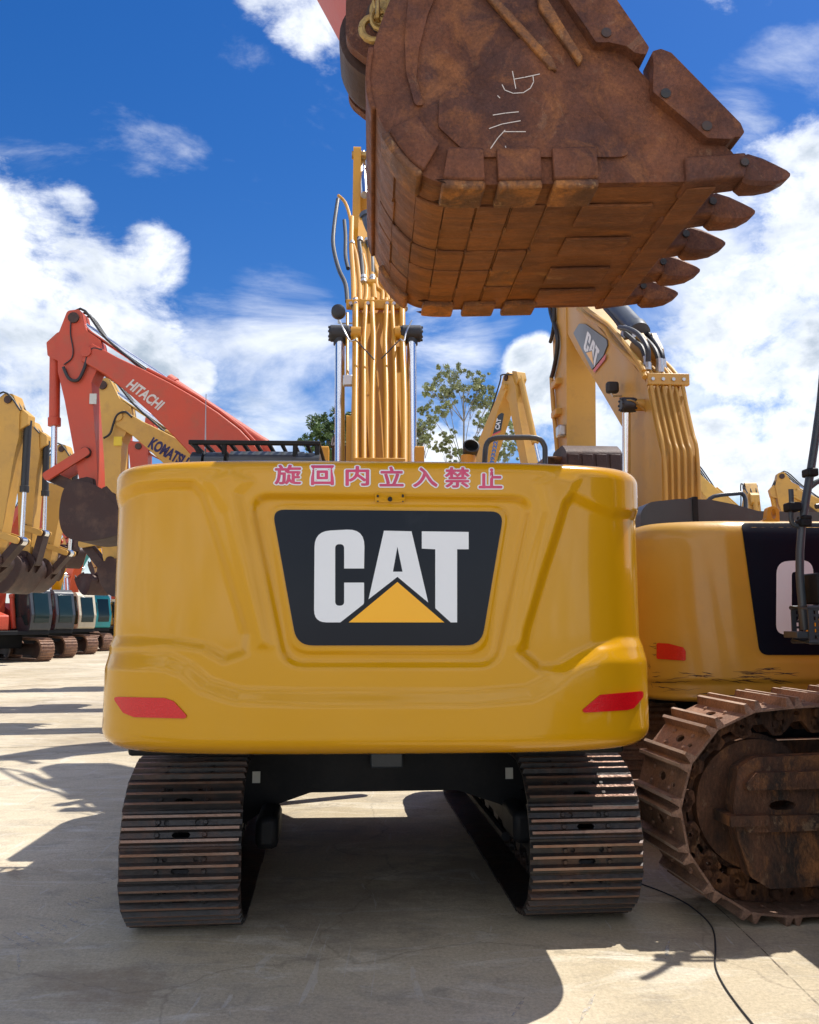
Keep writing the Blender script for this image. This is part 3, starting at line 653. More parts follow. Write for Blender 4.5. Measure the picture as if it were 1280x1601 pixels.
# exhaust, grab rail and the two yellow boom-foot posts
e0 = X1.LY(732, 727, -.9); e1 = X1.LY(735, 700, -.9)
ex = MB().lathe((e0[0], -.9, e0[1]-.35), (e0[0], -.9, 9), [(0, .055), (.35, .055), (.42, .055), (.425, .05), (.3, .05)], 20); ex = ex.build('exhaust_pipe', M['yellow_arm'], X1)
MB().lathe((e1[0]-.0, -.86, e1[1]-.045), (e1[0]+.003, -1.0, e1[1]+.03), [(0, .02), (0, .052), (.105, .062), (.11, .052), (.03, .045)], 22).build('exhaust_mouth', M['hose'], ex)
pts = [(757, 760), (758, 712), (762, 692), (775, 685), (800, 684), (838, 685), (850, 695), (852, 712), (851, 765)]
q = [X1.LY(a, b, -.75) for a, b in pts]; MB().tube([(a, -.75, b) for a, b in q], .021, 10, smooth=3).build('grab_rail', M['plastic'], X1)
for a, b, y in ((507, 700, 1.2), (655, 700, 1.2), (548, 652, 2.0)):
    p = X1.LY(a, b, y); p2 = X1.LY(a, 735, y); MB().plate(fillet([(y-.1, p2[1]-.3), (y+.1, p2[1]-.3), (y+.1, p[1]), (y-.1, p[1])], .03), p[0]-.045, p[0]+.045).build('bracket_post', M['yellow_arm'], X1, bevel=.01)

# boom (seen from behind), its pipes and cylinders
bx = X1.LY(590, 700, 2.2)[0]
A0 = Vector((0, .5, 1.7)); zb_ = X1.LY(590, 478, 3.35)[1]
A1 = Vector((0, 3.35, zb_)); A2 = Vector((0, 5.9, X1.LY(575, 330, 5.9)[1]))
bm_ = MB(); hwid = .29
up1 = Vector((0, -(A1-A0).normalized().z, (A1-A0).normalized().y)); up2 = Vector((0, -(A2-A1).normalized().z, (A2-A1).normalized().y))
side = [A0+up1*.12, A0.lerp(A1, .4)+up1*.10, A1+up1*.0, A2+up2*.0]
low = [A2-up2*.45, A1-up2*.95+Vector((0, .1, -.2)), A0.lerp(A1, .45)-up1*.75, A0-up1*.35]
poly = fillet([(p.y, p.z) for p in side+low], .25, 5)
bm_.plate(poly, bx-hwid, bx+hwid)
boom = bm_.build('boom', M['yellow_arm'], X1, bevel=.015)
def on_back(px, py, off=.04):
    """a point just behind the boom's back for a spot in the picture"""
    o, d = X1.lray(px, py); P0, n_ = (A0+up1*.12, up1) if py > 485 else (A1, up2)
    P0 = Vector((bx, P0.y, P0.z)); t = (P0+n_*off-o).dot(n_)/d.dot(n_); return o+d*t
for i, (a, b, r) in enumerate(((555, 556, .036), (569, 569, .028), (582, 584, .032), (604, 602, .028), (618, 616, .025), (632, 629, .036))):
    k = (0, 2.5, -2, 2, -2.5, 0)[i]
    P_ = [on_back(a, 745), on_back(a, 620), on_back(b, 535, .045), on_back(b+k*.5, 510, .05), on_back(b+k, 486, .05), on_back(b+k*1.0, 468, .06)]
    MB().tube(P_, r, 12, smooth=3).build('hydraulic_pipe', M['yellow_arm'], boom)
for yy, hh in ((476, .06),):
    p = on_back(596, yy, .06); a, b = on_back(541, yy, .06), on_back(634, yy, .06)
    MB().box(a.x, b.x, p.y-.05, p.y+.02, p.z-.075, p.z+.045).build('pipe_clamp', M['yellow_arm'], boom, bevel=.012)
    for xx in (548, 556, 575, 605, 616, 628):
        q_ = on_back(xx, yy-1, .11); MB().cyl(q_+Vector((0, -.03, 0)), q_+Vector((0, .05, 0)), .022, n=8).build('bolt', M['steel_tube'], boom)
for xx in (555, 632):
    q0, q1 = on_back(xx, 483, .055), on_back(xx, 470, .065); MB().tube([q0, q1], .045, 14).build('pipe_fitting', M['steel_tube'], boom)
p0, p1 = on_back(556, 733, .0), on_back(630, 722, .0)
MB().box(p0.x-.02, p1.x+.02, p0.y-.09, p0.y, p0.z-.2, p0.z+.10).build('pipe_clamp', M['yellow_arm'], boom, bevel=.01)
# everything bundled on the upper half of the boom
def up(px, py, y=None):
    """a point in the bundle of pipes above the bend, at a given distance forward"""
    if y is None: y = 3.3+(478-py)/190*3.0
    x, z = X1.LY(px, py, y); return Vector((x, y, z))
for pts, r, m_, nm in (
    ([(553, 470), (552, 430), (549, 385), (550, 340)], .035, 'yellow_arm', 'hydraulic_pipe'),
    ([(563, 470), (562, 440), (557, 400), (549, 372), (548, 345), (540, 318), (529, 306)], .026, 'yellow_arm', 'hydraulic_pipe'),
    ([(572, 468), (573, 452), (571, 430), (571, 418), (567, 398)], .026, 'yellow_arm', 'hydraulic_pipe'),
    ([(586, 468), (584, 448), (583, 440), (580, 415), (577, 380)], .032, 'yellow_arm', 'hydraulic_pipe'),
    ([(598, 470), (598, 456), (590, 450), (588, 436)], .024, 'yellow_arm', 'hydraulic_pipe'),
    ([(607, 470), (603, 452), (594, 436), (586, 415)], .026, 'yellow_arm', 'hydraulic_pipe'),
    ([(626, 470), (618, 455), (604, 442), (598, 430)], .036, 'yellow_arm', 'hydraulic_pipe'),
    ([(616, 470), (612, 458), (602, 450), (594, 440)], .026, 'yellow_arm', 'hydraulic_pipe'),
    ([(567, 432), (565, 405), (562, 385), (561, 372)], .030, 'hose', 'hydraulic_hose'),
    ([(582, 428), (581, 405), (578, 390), (573, 374)], .034, 'hose', 'hydraulic_hose'),
    ([(543, 472), (540, 445), (529, 420), (521, 385), (522, 355), (528, 312)], .030, 'hose', 'hydraulic_hose'),
    ([(544, 420), (540, 400), (540, 370), (538, 345)], .028, 'hose', 'hydraulic_hose')):
    MB().tube([up(*p) for p in pts], r, 10, smooth=4).build(nm, M[m_], boom)
for a, b in ((568, 432), (568, 438), (582, 432), (582, 437), (563, 373), (574, 374), (550, 378)):
    MB().lathe(up(a, b+5), up(a, b-5), [(0, .03), (0, .045), (.05, .045), (.05, .04), (.1, .04)], 10).build('pipe_fitting', M['steel_tube'], boom)
MB().tube([up(574, 443), up(587, 443)], .06, 8).build('pipe_clamp', M['yellow_arm'], boom)
# stick cylinder on the boom's back, the stick's end standing up beyond
MB().lathe(up(584, 424, 4.6), up(569, 296, 6.6), [(0, .05), (0, .12), (1.7, .12), (1.7, .14), (1.85, .14), (1.85, .06)], 24).build('stick_cylinder', M['plastic'], boom)
MB().tube([up(570, 305, 6.4), up(566, 240, 7.3)], .065, 18).build('cylinder_rod', M['chrome'], boom)
sk_ = MB(); y_ = 6.9
xa, zt_ = X1.LY(553, 238, y_+.3); xb, zb2 = X1.LY(577, 470, y_)
sk_.plate(fillet([(y_, zt_-.05), (y_+.35, zt_), (y_+1.0, zt_-1.2), (y_+1.1, zt_-2.2), (y_+.9, zt_-5.2), (y_+.6, zt_-5.2), (y_+.1, zt_-2.4), (y_-.35, zt_-1.7)], .1), xa, xa+.13)
sk_.plate(fillet([(y_+.05, zt_-.9), (y_+.9, zt_-1.0), (y_+1.05, zt_-2.2), (y_+.85, zt_-5.2), (y_+.62, zt_-5.2), (y_+.15, zt_-2.4)], .1), xa+.13, xa+.52)
sk_.plate(fillet([(y_, zt_-.05), (y_+.35, zt_), (y_+1.0, zt_-1.2), (y_+.5, zt_-1.9)], .1), xa+.40, xa+.53)
stick = sk_.build('stick', M['yellow_arm'], X1, bevel=.015)
MB().cyl((xa-.03, y_+.14, zt_-.15), (xa+.56, y_+.14, zt_-.15), .07, n=16).build('pin', M['brass'], stick)
def bucket(parent, yp, zp, width, size, curl, mir, m_, xc=0., name='bucket', teeth=5, deep=1.0):
    """digging bucket hung at (yp, zp) in the arm's plane; curl turns it; mir=-1 opens towards the machine"""
    prof = [(.42, .20), (.20, .22), (-.02, .16), (-.13, .0), (-.19, -.35), (-.17, -.68), (-.05, -.92), (.22, -1.03), (.62, -1.02), (1.05, -.92), (1.46, -.74)]
    ca, sa = math.cos(RAD(curl)), math.sin(RAD(curl))
    def T(a, b):
        a, b = (a-.24)*size, (b-.26)*size*deep; a, b = a*ca-b*sa, a*sa+b*ca; return (yp+mir*a, zp+b)
    h = width/2; o = [T(*p) for p in fillet([*prof], .0)]
    sm = [prof[0]]
    for i in range(1, len(prof)-2):
        a, b, c, d = [Vector(prof[k]) for k in (max(i-1, 0), i, i+1, min(i+2, len(prof)-1))]
        for k in range(4):
            t = k/4; q = .5*((2*b)+(c-a)*t+(2*a-5*b+4*c-d)*t*t+(3*b-a-3*c+d)*t**3); sm.append(tuple(q))
    sm += [prof[-2], prof[-1]]
    inn = []
    for i, p in enumerate(sm):
        a, b = Vector(sm[max(i-1, 0)]), Vector(sm[min(i+1, len(sm)-1)]); t = (b-a).normalized(); inn.append((p[0]-t.y*.035, p[1]+t.x*.035))
    shell = [T(*p) for p in sm]+[T(*p) for p in inn[::-1]]
    mb = MB(); mb.plate(shell, xc-h, xc+h); b_ = mb.build(name, m_, parent, bevel=.006)
    sp_ = [T(*p) for p in sm]+[T(1.15, -.42), T(.75, .02)]
    for s_ in (-1, 1):
        e = MB(); e.plate(sp_, xc+s_*(h+.004), xc+s_*(h+.034)); e.plate([T(*p) for p in ((1.42, -.70), (1.30, -.66), (.70, .06), (.80, .10), (1.2, -.36))], xc+s_*(h+.036), xc+s_*(h+.055)); e.build('side_plate', m_, b_, bevel=.006)
    for k in range(teeth):
        x = xc-h+.07+(width-.14)*k/(teeth-1)
        t = MB(); q = [T(1.36, -.68), T(1.46, -.80), T(1.74, -.60), T(1.46, -.62)]; w0 = .05*size+.01
        t.add([(x-w0, *q[0]), (x+w0, *q[0]), (x+w0, *q[1]), (x-w0, *q[1]), (x-w0*.9, *q[3]), (x+w0*.9, *q[3]), (x-w0*.35, *q[2]), (x+w0*.35, *q[2])],
              [(0, 1, 2, 3), (0, 4, 5, 1), (3, 2, 7, 6), (0, 3, 6, 4), (1, 5, 7, 2), (4, 6, 7, 5)]); t.build('tooth', m_, b_, bevel=.006)
    for s_ in (-1, 1):
        e = MB(); e.plate(fillet([T(-.20, -.15), T(-.20, .22), T(-.10, .34), T(.20, .40), T(.38, .34), T(.42, .12), T(.1, .05)], .05*size), xc+s_*width*.16-.02, xc+s_*width*.16+.02); e.build('mounting_ear', m_, b_, bevel=.005)
    return b_, T(.24, .26), T(-.10, .20)
bucket(X1, y_+.7, zt_-5.25, 1.1, .9, 30, -1, M['bucket_dark'], xa+.3)
# boom cylinders
for i, (a0_, a1_, rw) in enumerate((((531, 740), (531, 528), .058), ((643, 740), (643, 528), .058))):
    q0, q1 = X1.LY(a0_[0], a0_[1], 2.35), X1.LY(a1_[0], a1_[1], 2.75)
    MB().tube([(q0[0], 2.35, q0[1]), (q1[0], 2.75, q1[1])], rw, 22).build('cylinder_rod', M['chrome'], X1)
    MB().tube([(q0[0], 2.25, 1.2), (q0[0], 2.35, q0[1]-.12)], .09, 18).build('boom_cylinder', M['yellow_arm'], X1)
    h0 = Vector((q1[0], 2.75, q1[1])); hm = MB()
    hm.lathe(h0+Vector((-.125, 0, .05)), h0+Vector((1, 0, .05)), [(0, .08), (.02, .10), (.23, .10), (.25, .08)], 20)
    hm.cyl(h0+Vector((0, 0, -.09)), h0+Vector((0, 0, .05)), .075, n=18)
    for k in range(8): hm.cyl(h0+Vector((-.135, .08*math.cos(k*.785), .05+.08*math.sin(k*.785))), h0+Vector((.135, .08*math.cos(k*.785), .05+.08*math.sin(k*.785))), .014, n=6)
    hm.build('rod_head', M['hose'], X1, smooth=30)
    s_ = 1 if i == 0 else -1
    MB().cyl(h0+Vector((s_*.13, 0, .05)), Vector((bx-s_*.2, h0.y, h0.z+.05)), .085, n=18).build('boom_pin', M['yellow_arm'], X1)
    c0 = h0+Vector((0, -.13, .09)); c1 = Vector((bx-s_*hwid*.9, h0.y-.3, h0.z-.12))
    MB().tube([c0+Vector((0, 0, .08)), c0+Vector((s_*.07, -.03, -.08)), c0.lerp(c1, .7)+Vector((0, -.05, -.08)), c1], .010, 6, smooth=4).build('grease_line', M['steel_tube'], X1)
    MB().tube([c1, c1+Vector((s_*.1, -.05, -.12)), c1+Vector((s_*.22, -.08, -.26))], .008, 6, smooth=3).build('grease_line', M['hose'], X1)
# work lamp on its bracket
c = up(529, 489, 3.1)
wl = MB().lathe(c+Vector((0, -.09, 0)), c+Vector((0, 1, 0)), [(0, .02), (0.0, .05), (.02, .085), (.09, .09), (.15, .06), (.16, .02)], 22).build('work_lamp', M['hose'], X1)
MB().tube([c+Vector((0, 0, -.08)), c+Vector((0, 0, -.13)), c+Vector((.05, 0, -.14)), Vector((bx-hwid-.02, c.y, c.z-.13))], .012, 8).build('lamp_bracket', M['steel_tube'], wl)
g0, g1 = up(543, 490, 2.9), up(543, 590, 2.3)
MB().tube([g0, g0.lerp(g1, .5)+Vector((.0, 0, 0)), g1], .018, 8).build('hydraulic_pipe', M['yellow_arm'], boom)
MB().box(g1.x-.05, g1.x+.06, g1.y-.04, g1.y+.04, g1.z-.1, g1.z+.02).build('pipe_clamp', M['steel_tube'], boom, bevel=.01)
# undercarriage
UY = 2.5
cosu, sinu = math.cos(RAD(UY)), math.sin(RAD(UY))
for sx in (-1, 1):
    make_track(X1, sx*1.15*cosu-.04, sx*1.16*sinu+.02, UY, .665, 3.42, .45, .455, 50, inner=-sx)
ub = MB(); U = Matrix.Rotation(RAD(UY), 4, 'Z')
arch = fillet([(-.98, .40), (-.80, .53), (-.50, .63), (.50, .63), (.80, .53), (.98, .40), (.98, .98), (.7, 1.02), (-.7, 1.02), (-.98, .98)], .1)
for (y0_, y1_) in ((-1.12, -.72), (.72, 1.1)):
    ub.sheet(arch, (), lambda a, b: U @ Vector((a, y0_, b)), lambda a, b: U @ Vector((a, y1_, b)))
ub.box(-.62, .62, -.8, .8, .70, 1.04, U)
ub.lathe((0, 0, .9), (0, 0, 2), [(0, .6), (.2, .6)], 36)
ub.build('undercarriage_frame', M['black'], X1, bevel=.02)
cb = MB()
cb.box(-.10, .12, -1.22, -1.125, .80, 1.03, U); cb.build('swivel_cover', M['plastic'], X1, bevel=.01)
for sx in (-1, 1):
    d = MB(); d.box(sx*1.0-.02, sx*1.0+.02, -1.3, -1.14, .80, .86, U)
    d = MB(); x = -.865 if sx < 0 else .865
    d.box(x-.026, x+.026, -1.129, -1.1235, .70, .775, U); d.build('sticker', M['label_white'], X1)
    mo = MB(); mo.box(sx*.80-.02, sx*.80+.12, -1.68, -1.25, .40, .60, U); mo.build('travel_motor', M['black'], X1, bevel=.04)
    rl = MB(); rl.tube([U @ Vector((sx*.80, -1.3, .36)), U @ Vector((sx*.80, 1.5, .34))], .03, 8); rl.build('guard_rail', M['black'], X1)

# ------------------------------------------------------------------ arms and whole excavators of the other makes
def arm(R, foot, tip, top, pin, mats, wb=.55, k=1., curl=150, bend=.18, lko=(.38, .52), ido=.42,  bw=1.2, bs=1., bmat='bucket_dark', xc=0., boom_label=None, cyl='same', teeth=5, stick_poly=None, boom_poly=None, no_bucket=False, mirror=-1, detail=True):
    """boom, stick, cylinders, links and bucket in the (y, z) plane of the machine"""
    foot, tip, top, pin = Vector(foot), Vector(tip), Vector(top), Vector(pin)
    d = tip-foot; nb = Vector((-d.y, d.x)).normalized()
    if nb.y < 0: nb = -nb
    ctrl = foot+d*.42+nb*d.length*bend*2
    pts = []
    for i in range(15):
        t = i/14; p = foot*(1-t)**2+ctrl*2*t*(1-t)+tip*t*t; g_ = (ctrl-foot)*(1-t)+(tip-ctrl)*t; g_.normalize(); n_ = Vector((-g_.y, g_.x))
        if n_.dot(nb) < 0: n_ = -n_
        h = (.17+.27*math.sin(math.pi*min(1, t*1.08)**.85)+(.06 if t > .5 else 0)*(1-t))*k; pts.append((p, n_, h))
    poly = [tuple(p+n_*h) for p, n_, h in pts]+[tuple(p-n_*h) for p, n_, h in pts[::-1]]
    if boom_poly: poly = boom_poly
    mb = MB(); mb.plate(poly, xc-wb/2, xc+wb/2); boom_ = mb.build('boom', M[mats], R, bevel=.02*k, label=boom_label)
    boom_pts = pts
    ax = (pin-top); Ls = ax.length; ax.normalize(); n_ = Vector((-ax.y, ax.x))
    if (tip-top).dot(n_) > 0: n_ = -n_                 # n_ points away from the machine
    st = (tip-top).dot(ax); sn = (tip-top).dot(n_)
    S = lambda a, b: tuple(top+ax*a+n_*b)
    ws = wb*.72
    sp_ = stick_poly or fillet([S(-.14*k, -.12*k), S(-.14*k, .10*k), S(st*.45, .30*k), S(st+.25*k, .34*k), S(st+.75*k, .27*k), S(Ls-.1, .15*k), S(Ls+.14*k, .1*k), S(Ls+.14*k, -.13*k), S(Ls-.35*k, -.16*k), S(st+.5*k, sn-.02), S(st+.1*k, sn-.24*k), S(st-.22*k, sn-.20*k), S(st-.4*k, sn)], .08*k, 4)
    mb = MB(); mb.plate(sp_, xc-ws/2, xc+ws/2); stick_ = mb.build('stick', M[mats], R, bevel=.015*k)
    for p in ((tip, wb/2+.03), (top, ws/2+.04), (Vector(S(Ls, 0)), ws/2+.05), (Vector(S(Ls-ido*k, .0)), ws/2+.06)):
        q = MB(); q.lathe((xc-p[1], p[0].x, p[0].y), (9, p[0].x, p[0].y), [(0, .05*k), (0, .09*k), (p[1]*2, .09*k), (p[1]*2, .05*k)], 14); q.build('pin', M[mats] if p[0] is tip else M['bucket_dark'], stick_, smooth=30)
    cm = mats if cyl == 'same' else cyl
    def ram(a, b, f, r, par, nm='cylinder_rod', cn='hydraulic_cylinder'):
        a, b = Vector(a), Vector(b); m = a.lerp(b, f); L_ = (m-a).length; V = lambda q: (xc_, q.x, q.y)
        c_ = MB(); c_.lathe(V(a), V(m), [(0, r*.5), (.02, r*1.05), (.12, r*1.05), (.15, r), (L_-.16, r), (L_-.15, r*1.2), (L_, r*1.2), (L_, r*.5)], 18); c_ = c_.build(cn, M[cm], par, smooth=40)
        q = MB(); q.tube([V(m), V(b)], r*.58, 14); q.lathe((xc_-r*1.1, b.x, b.y), (9, b.x, b.y), [(0, r*.6), (0, r*1.2), (r*2.2, r*1.2), (r*2.2, r*.6)], 14); q.build(nm, M['chrome'], c_, smooth=40)
    p, nn_, h = pts[7]; xc_ = xc
    ram(p+nn_*(h+.12*k), S(.0, .0), .52, .11*k, boom_, cn='stick_cylinder')
    lug = MB(); g_ = (tip-p).normalized()
    lug.plate(fillet([tuple(p+nn_*(h-.03)-g_*.35*k), tuple(p+nn_*(h+.22*k)), tuple(p+nn_*(h-.03)+g_*.25*k)], .04), xc-.16*k, xc+.16*k); lug.build('cylinder_bracket', M[mats], boom_, bevel=.01)
    lk = Vector(S(Ls-lko[0]*k, lko[1]*k))
    ram(S(st*.62+.05, .42*k), lk, .6, .085*k, stick_, cn='bucket_cylinder')
    lug = MB(); lug.plate(fillet([S(st*.62-.22*k, .27*k), S(st*.62-.05, .50*k), S(st*.62+.2, .50*k), S(st*.62+.34*k, .27*k)], .04), xc-.14*k, xc+.14*k); lug.build('cylinder_bracket', M[mats], stick_, bevel=.01)
    for sx in (-1, 1):
        xc_ = xc+sx*(wb/2+.12*k)
        ram((foot.x+.75*k, foot.y-.55*k), tuple(pts[6][0]-pts[6][1]*pts[6][2]*.3), .55, .10*k, boom_, cn='boom_cylinder')
    xc_ = xc
    def bar(a, b, w0, x, m_, nm):
        a, b = Vector(a), Vector(b); g2 = (b-a).normalized(); nb2 = Vector((-g2.y, g2.x)); q = MB()
        for sx in ((-1, 1) if x else (1,)):
            q = MB(); x0, x1 = (xc+sx*x-.03*k, xc+sx*x+.03*k) if x else (xc-.14*k, xc+.14*k)
            q.plate(fillet([tuple(a-g2*w0-nb2*w0), tuple(b+g2*w0-nb2*w0), tuple(b+g2*w0+nb2*w0), tuple(a-g2*w0+nb2*w0)], w0*.9), x0, x1); q.build(nm, M[m_], stick_, bevel=.008)
    bar(S(Ls-ido*k, 0), lk, .075*k, ws/2+.05, mats, 'idler_link')
    if not no_bucket:
        b_, e1, e2 = bucket(R, pin.x, pin.y, bw, bs, curl, mirror, M[bmat], xc, teeth=teeth)
        bar(lk, e2, .085*k, 0, 'bucket_dark', 'bucket_link')
    if detail:
        for off, m_ in ((wb*.36, mats), (wb*.22, mats), (-wb*.36, mats)):
            q = MB(); q.tube([(xc+off, *(p+n2*(h+.04))) for p, n2, h in pts[1:13]], .028*k, 8); q.build('hydraulic_pipe', M[m_], boom_)
        q = MB()
        for off in (-.12, .05, .2):
            a = pts[12]; b = Vector(S(st*.4, .32*k)); q = MB()
            q.tube([(xc+off, *(a[0]+a[1]*a[2])), (xc+off, *(tip+nb*.38*k)), (xc+off*1.3, *(Vector(S(-.16*k, -.12)))), (xc+off, *b)], .022*k, 8, smooth=5); q.build('hydraulic_hose', M['hose'], boom_)
    return boom_, stick_, pts, S
def body(R, mats, cabm='plastic', W_=1.45, rear=2.9, cabside=-1, sc_=1., tracks=True, nsh=40, shoes=False, tr=.46, glass='glass'):
    """running gear, house, counterweight and cab"""
    z0 = 1.12*sc_
    for sx in (-1, 1):
        if shoes: make_track(R, sx*1.28*sc_, 0, 0, .62*sc_, 3.6*sc_, tr*sc_, tr*sc_, nsh, m_shoe='track_rust', m_frame='frame_rust')
        else:
            pts = belt(3.6*sc_, tr*sc_, tr*sc_, 0); q, per = resample([(a, b+.03) for a, b in pts], nsh*2)
            ins = [(a*(1-.05), .03+tr*sc_+(b-.03-tr*sc_)*.86) for a, b in q]
            mb = MB(); n = len(q); x0, x1 = sx*1.28*sc_-.30*sc_, sx*1.28*sc_+.30*sc_
            for i in range(n):                     # plates with standing grousers all round the belt
                a, b = Vector(q[i]), Vector(q[(i+1) % n]); c = Vector(ins[(i+1) % n]); e = Vector(ins[i])
                mb.hexa([(x0, *a), (x0, *b), (x0, *c), (x0, *e)], [(x1, *a), (x1, *b), (x1, *c), (x1, *e)])
                t = (b-a).normalized(); nn_ = Vector((t.y, -t.x)); m0 = a.lerp(b, .3); m1 = a.lerp(b, .55)
                mb.hexa([(x0, *m0), (x0, *m1), (x0, *(m1+nn_*.04)), (x0, *(m0+nn_*.04))], [(x1, *m0), (x1, *m1), (x1, *(m1+nn_*.04)), (x1, *(m0+nn_*.04))])
            t_ = mb.build('track', M['track_rust'], R, smooth=30)
            fr = MB(); fr.plate(fillet([(-1.6*sc_, .25), (1.6*sc_, .25), (1.65*sc_, .5), (1.5*sc_, .72*sc_), (-1.5*sc_, .72*sc_)], .08), sx*1.28*sc_-.2, sx*1.28*sc_+.2); fr.build('track_frame', M['bucket_dark'], t_)
            for y in (-1.8, 1.8):
                w2 = MB(); w2.lathe((sx*1.28*sc_-.22, y*sc_, tr*sc_+.03), (sx*9+9, y*sc_, tr*sc_+.03), [(0, .1), (0, .36*sc_), (.44, .36*sc_), (.44, .1)], 24); w2.build('idler', M['bucket_dark'], t_, smooth=30)
    MB().box(-.9*sc_, .9*sc_, -.9, .9, .55*sc_, z0-.02).build('undercarriage_frame', M['black'], R, bevel=.03)
    MB().box(-W_, W_, -rear+.5, 2.0, z0, z0+.18).build('deck_frame', M['black'], R, bevel=.02)
    h = MB(); h.plate(fillet([(-rear+.5, z0+.18), (.6, z0+.18), (.6, z0+.95), (-.3, z0+1.35), (-rear+.5, z0+1.35)], .1), -W_+.02, -.5); h.plate(fillet([(-rear+.5, z0+.18), (1.9, z0+.18), (1.9, z0+.8), (-.2, z0+1.25), (-rear+.5, z0+1.35)], .1), .3, W_-.02)
    h.box(-.52, .32, -rear+.5, -.35, z0+.19, z0+1.2); h.build('engine_housing', M[mats], R, bevel=.04)
    c = MB(); c.sheet(fillet([(-W_, -rear+.75), (-W_, -rear+.3), (-.6, -rear), (.6, -rear), (W_, -rear+.3), (W_, -rear+.75)], .2), (), lambda a, b: (a, b, z0), lambda a, b: (a, b, z0+1.35)); c.build('counterweight', M[mats], R, bevel=.08, seg=3)
    cs = cabside; x0, x1 = sorted((cs*(W_-.02), cs*.5))
    cp_ = fillet([(.55, z0+.18), (2.1, z0+.18), (2.22, z0+.85), (1.95, z0+1.85), (1.75, z0+2.0), (.6, z0+2.0)], .15)
    c = MB(); c.plate(cp_, x0, x1); c = c.build('cab', M[cabm], R, bevel=.05, seg=3)
    wp = fillet([(.70, z0+.75), (1.5, z0+.72), (1.75, z0+.40), (2.08, z0+.40), (2.10, z0+.85), (1.85, z0+1.80), (.70, z0+1.84)], .1)
    for xx, t in ((x0, -.012), (x1, .012)): a_, b_ = sorted((xx+t*.3, xx+t)); MB().plate(wp, a_, b_).build('window', M[glass], c)
    MB().plate([(2.14, z0+.50), (2.19, z0+.50), (2.245, z0+.85), (2.0, z0+1.76), (1.93, z0+1.76), (2.19, z0+.85)], x0+.14, x1-.14).build('windscreen', M[glass], c, bevel=.01)
    MB().box(x0+.1, x1-.1, .538, .549, z0+1.0, z0+1.75).build('window', M[glass], c)
    MB().tube([(cs*W_+cs*.02, 2.0, z0+.5), (cs*W_+cs*.05, 2.12, z0+1.2), (cs*W_+cs*.05, 2.0, z0+1.5)], .02, 8, smooth=3).build('grab_rail', M['black'], R)
    return c

# ---- the orange excavator that reaches over from the right, its bucket hanging overhead
XO = Root('excavator', 'rusty tracked orange-red excavator reaching over from the right, its huge rusty toothed bucket hanging overhead', 'excavator', (4.32, 4.36, 0), 92.5)
LAT0, LAT1 = -.72, .73
def op(px, py, lat=LAT0): return XO.LP(px, py, lat)
hinge = op(603, 82, 0.)
edge_px = [(1124, 286), (1060, 288), (930, 290), (800, 292), (715, 292), (672, 284), (640, 262), (612, 226), (592, 187), (580, 150), (579, 112), (586, 70), (600, 28), (612, 0), (632, -45), (662, -90)]
prof = [op(*p) for p in edge_px]
def smooth_line(P, k=4):
    q = []; P = [Vector(p) for p in P]
    for i in range(len(P)-1):
        a, b, c, d = P[max(i-1, 0)], P[i], P[i+1], P[min(i+2, len(P)-1)]
        for j in range(k):
            t = j/k; q.append(.5*((2*b)+(c-a)*t+(2*a-5*b+4*c-d)*t*t+(3*b-a-3*c+d)*t**3))
    return q+[P[-1]]
sm = smooth_line(prof)
def nrm(i):
    a, b = sm[max(i-1, 0)], sm[min(i+1, len(sm)-1)]; t = (b-a).normalized(); return Vector((t.y, -t.x))
cen = sum(sm, Vector((0, 0)))/len(sm)
sgn = -1 if nrm(20).dot(cen-sm[20]) > 0 else 1       # outward
N_ = [nrm(i)*sgn for i in range(len(sm))]
outer = [tuple(p) for p in sm]; inner = [tuple(p-n_*.035) for p, n_ in zip(sm, N_)]
mb = MB(); ns_ = len(sm)
for li, (a, b) in enumerate(((LAT0+.02, LAT1-.02),)):
    m_ = 12
    for i in range(ns_): 
        for j in range(m_+1): mb.v.append((a+(b-a)*j/m_, *outer[i]))
    for i in range(ns_):
        for j in range(m_+1): mb.v.append((a+(b-a)*j/m_, *inner[i]))
    o2 = ns_*(m_+1)
    for i in range(ns_-1):
        for j in range(m_):
            p = i*(m_+1)+j; mb.f.append((p, p+1, p+m_+2, p+m_+1)); mb.f.append((o2+p, o2+p+m_+1, o2+p+m_+2, o2+p+1))
    for i in range(ns_-1):
        for j in (0, m_): p = i*(m_+1)+j; mb.f.append((p, p+m_+1, o2+p+m_+1, o2+p))
    for i in (0, ns_-1):
        for j in range(m_): p = i*(m_+1)+j; mb.f.append((p, p+1, o2+p+1, o2+p))
OB = mb.build('bucket', M['rust_bottom'], XO, smooth=50)
mouth = [op(*p) for p in ((700, -120), (800, -70), (905, 15), (975, 85), (1000, 118), (1075, 195), (1140, 240), (1158, 262))]
side_poly = [tuple(p) for p in sm]+mouth
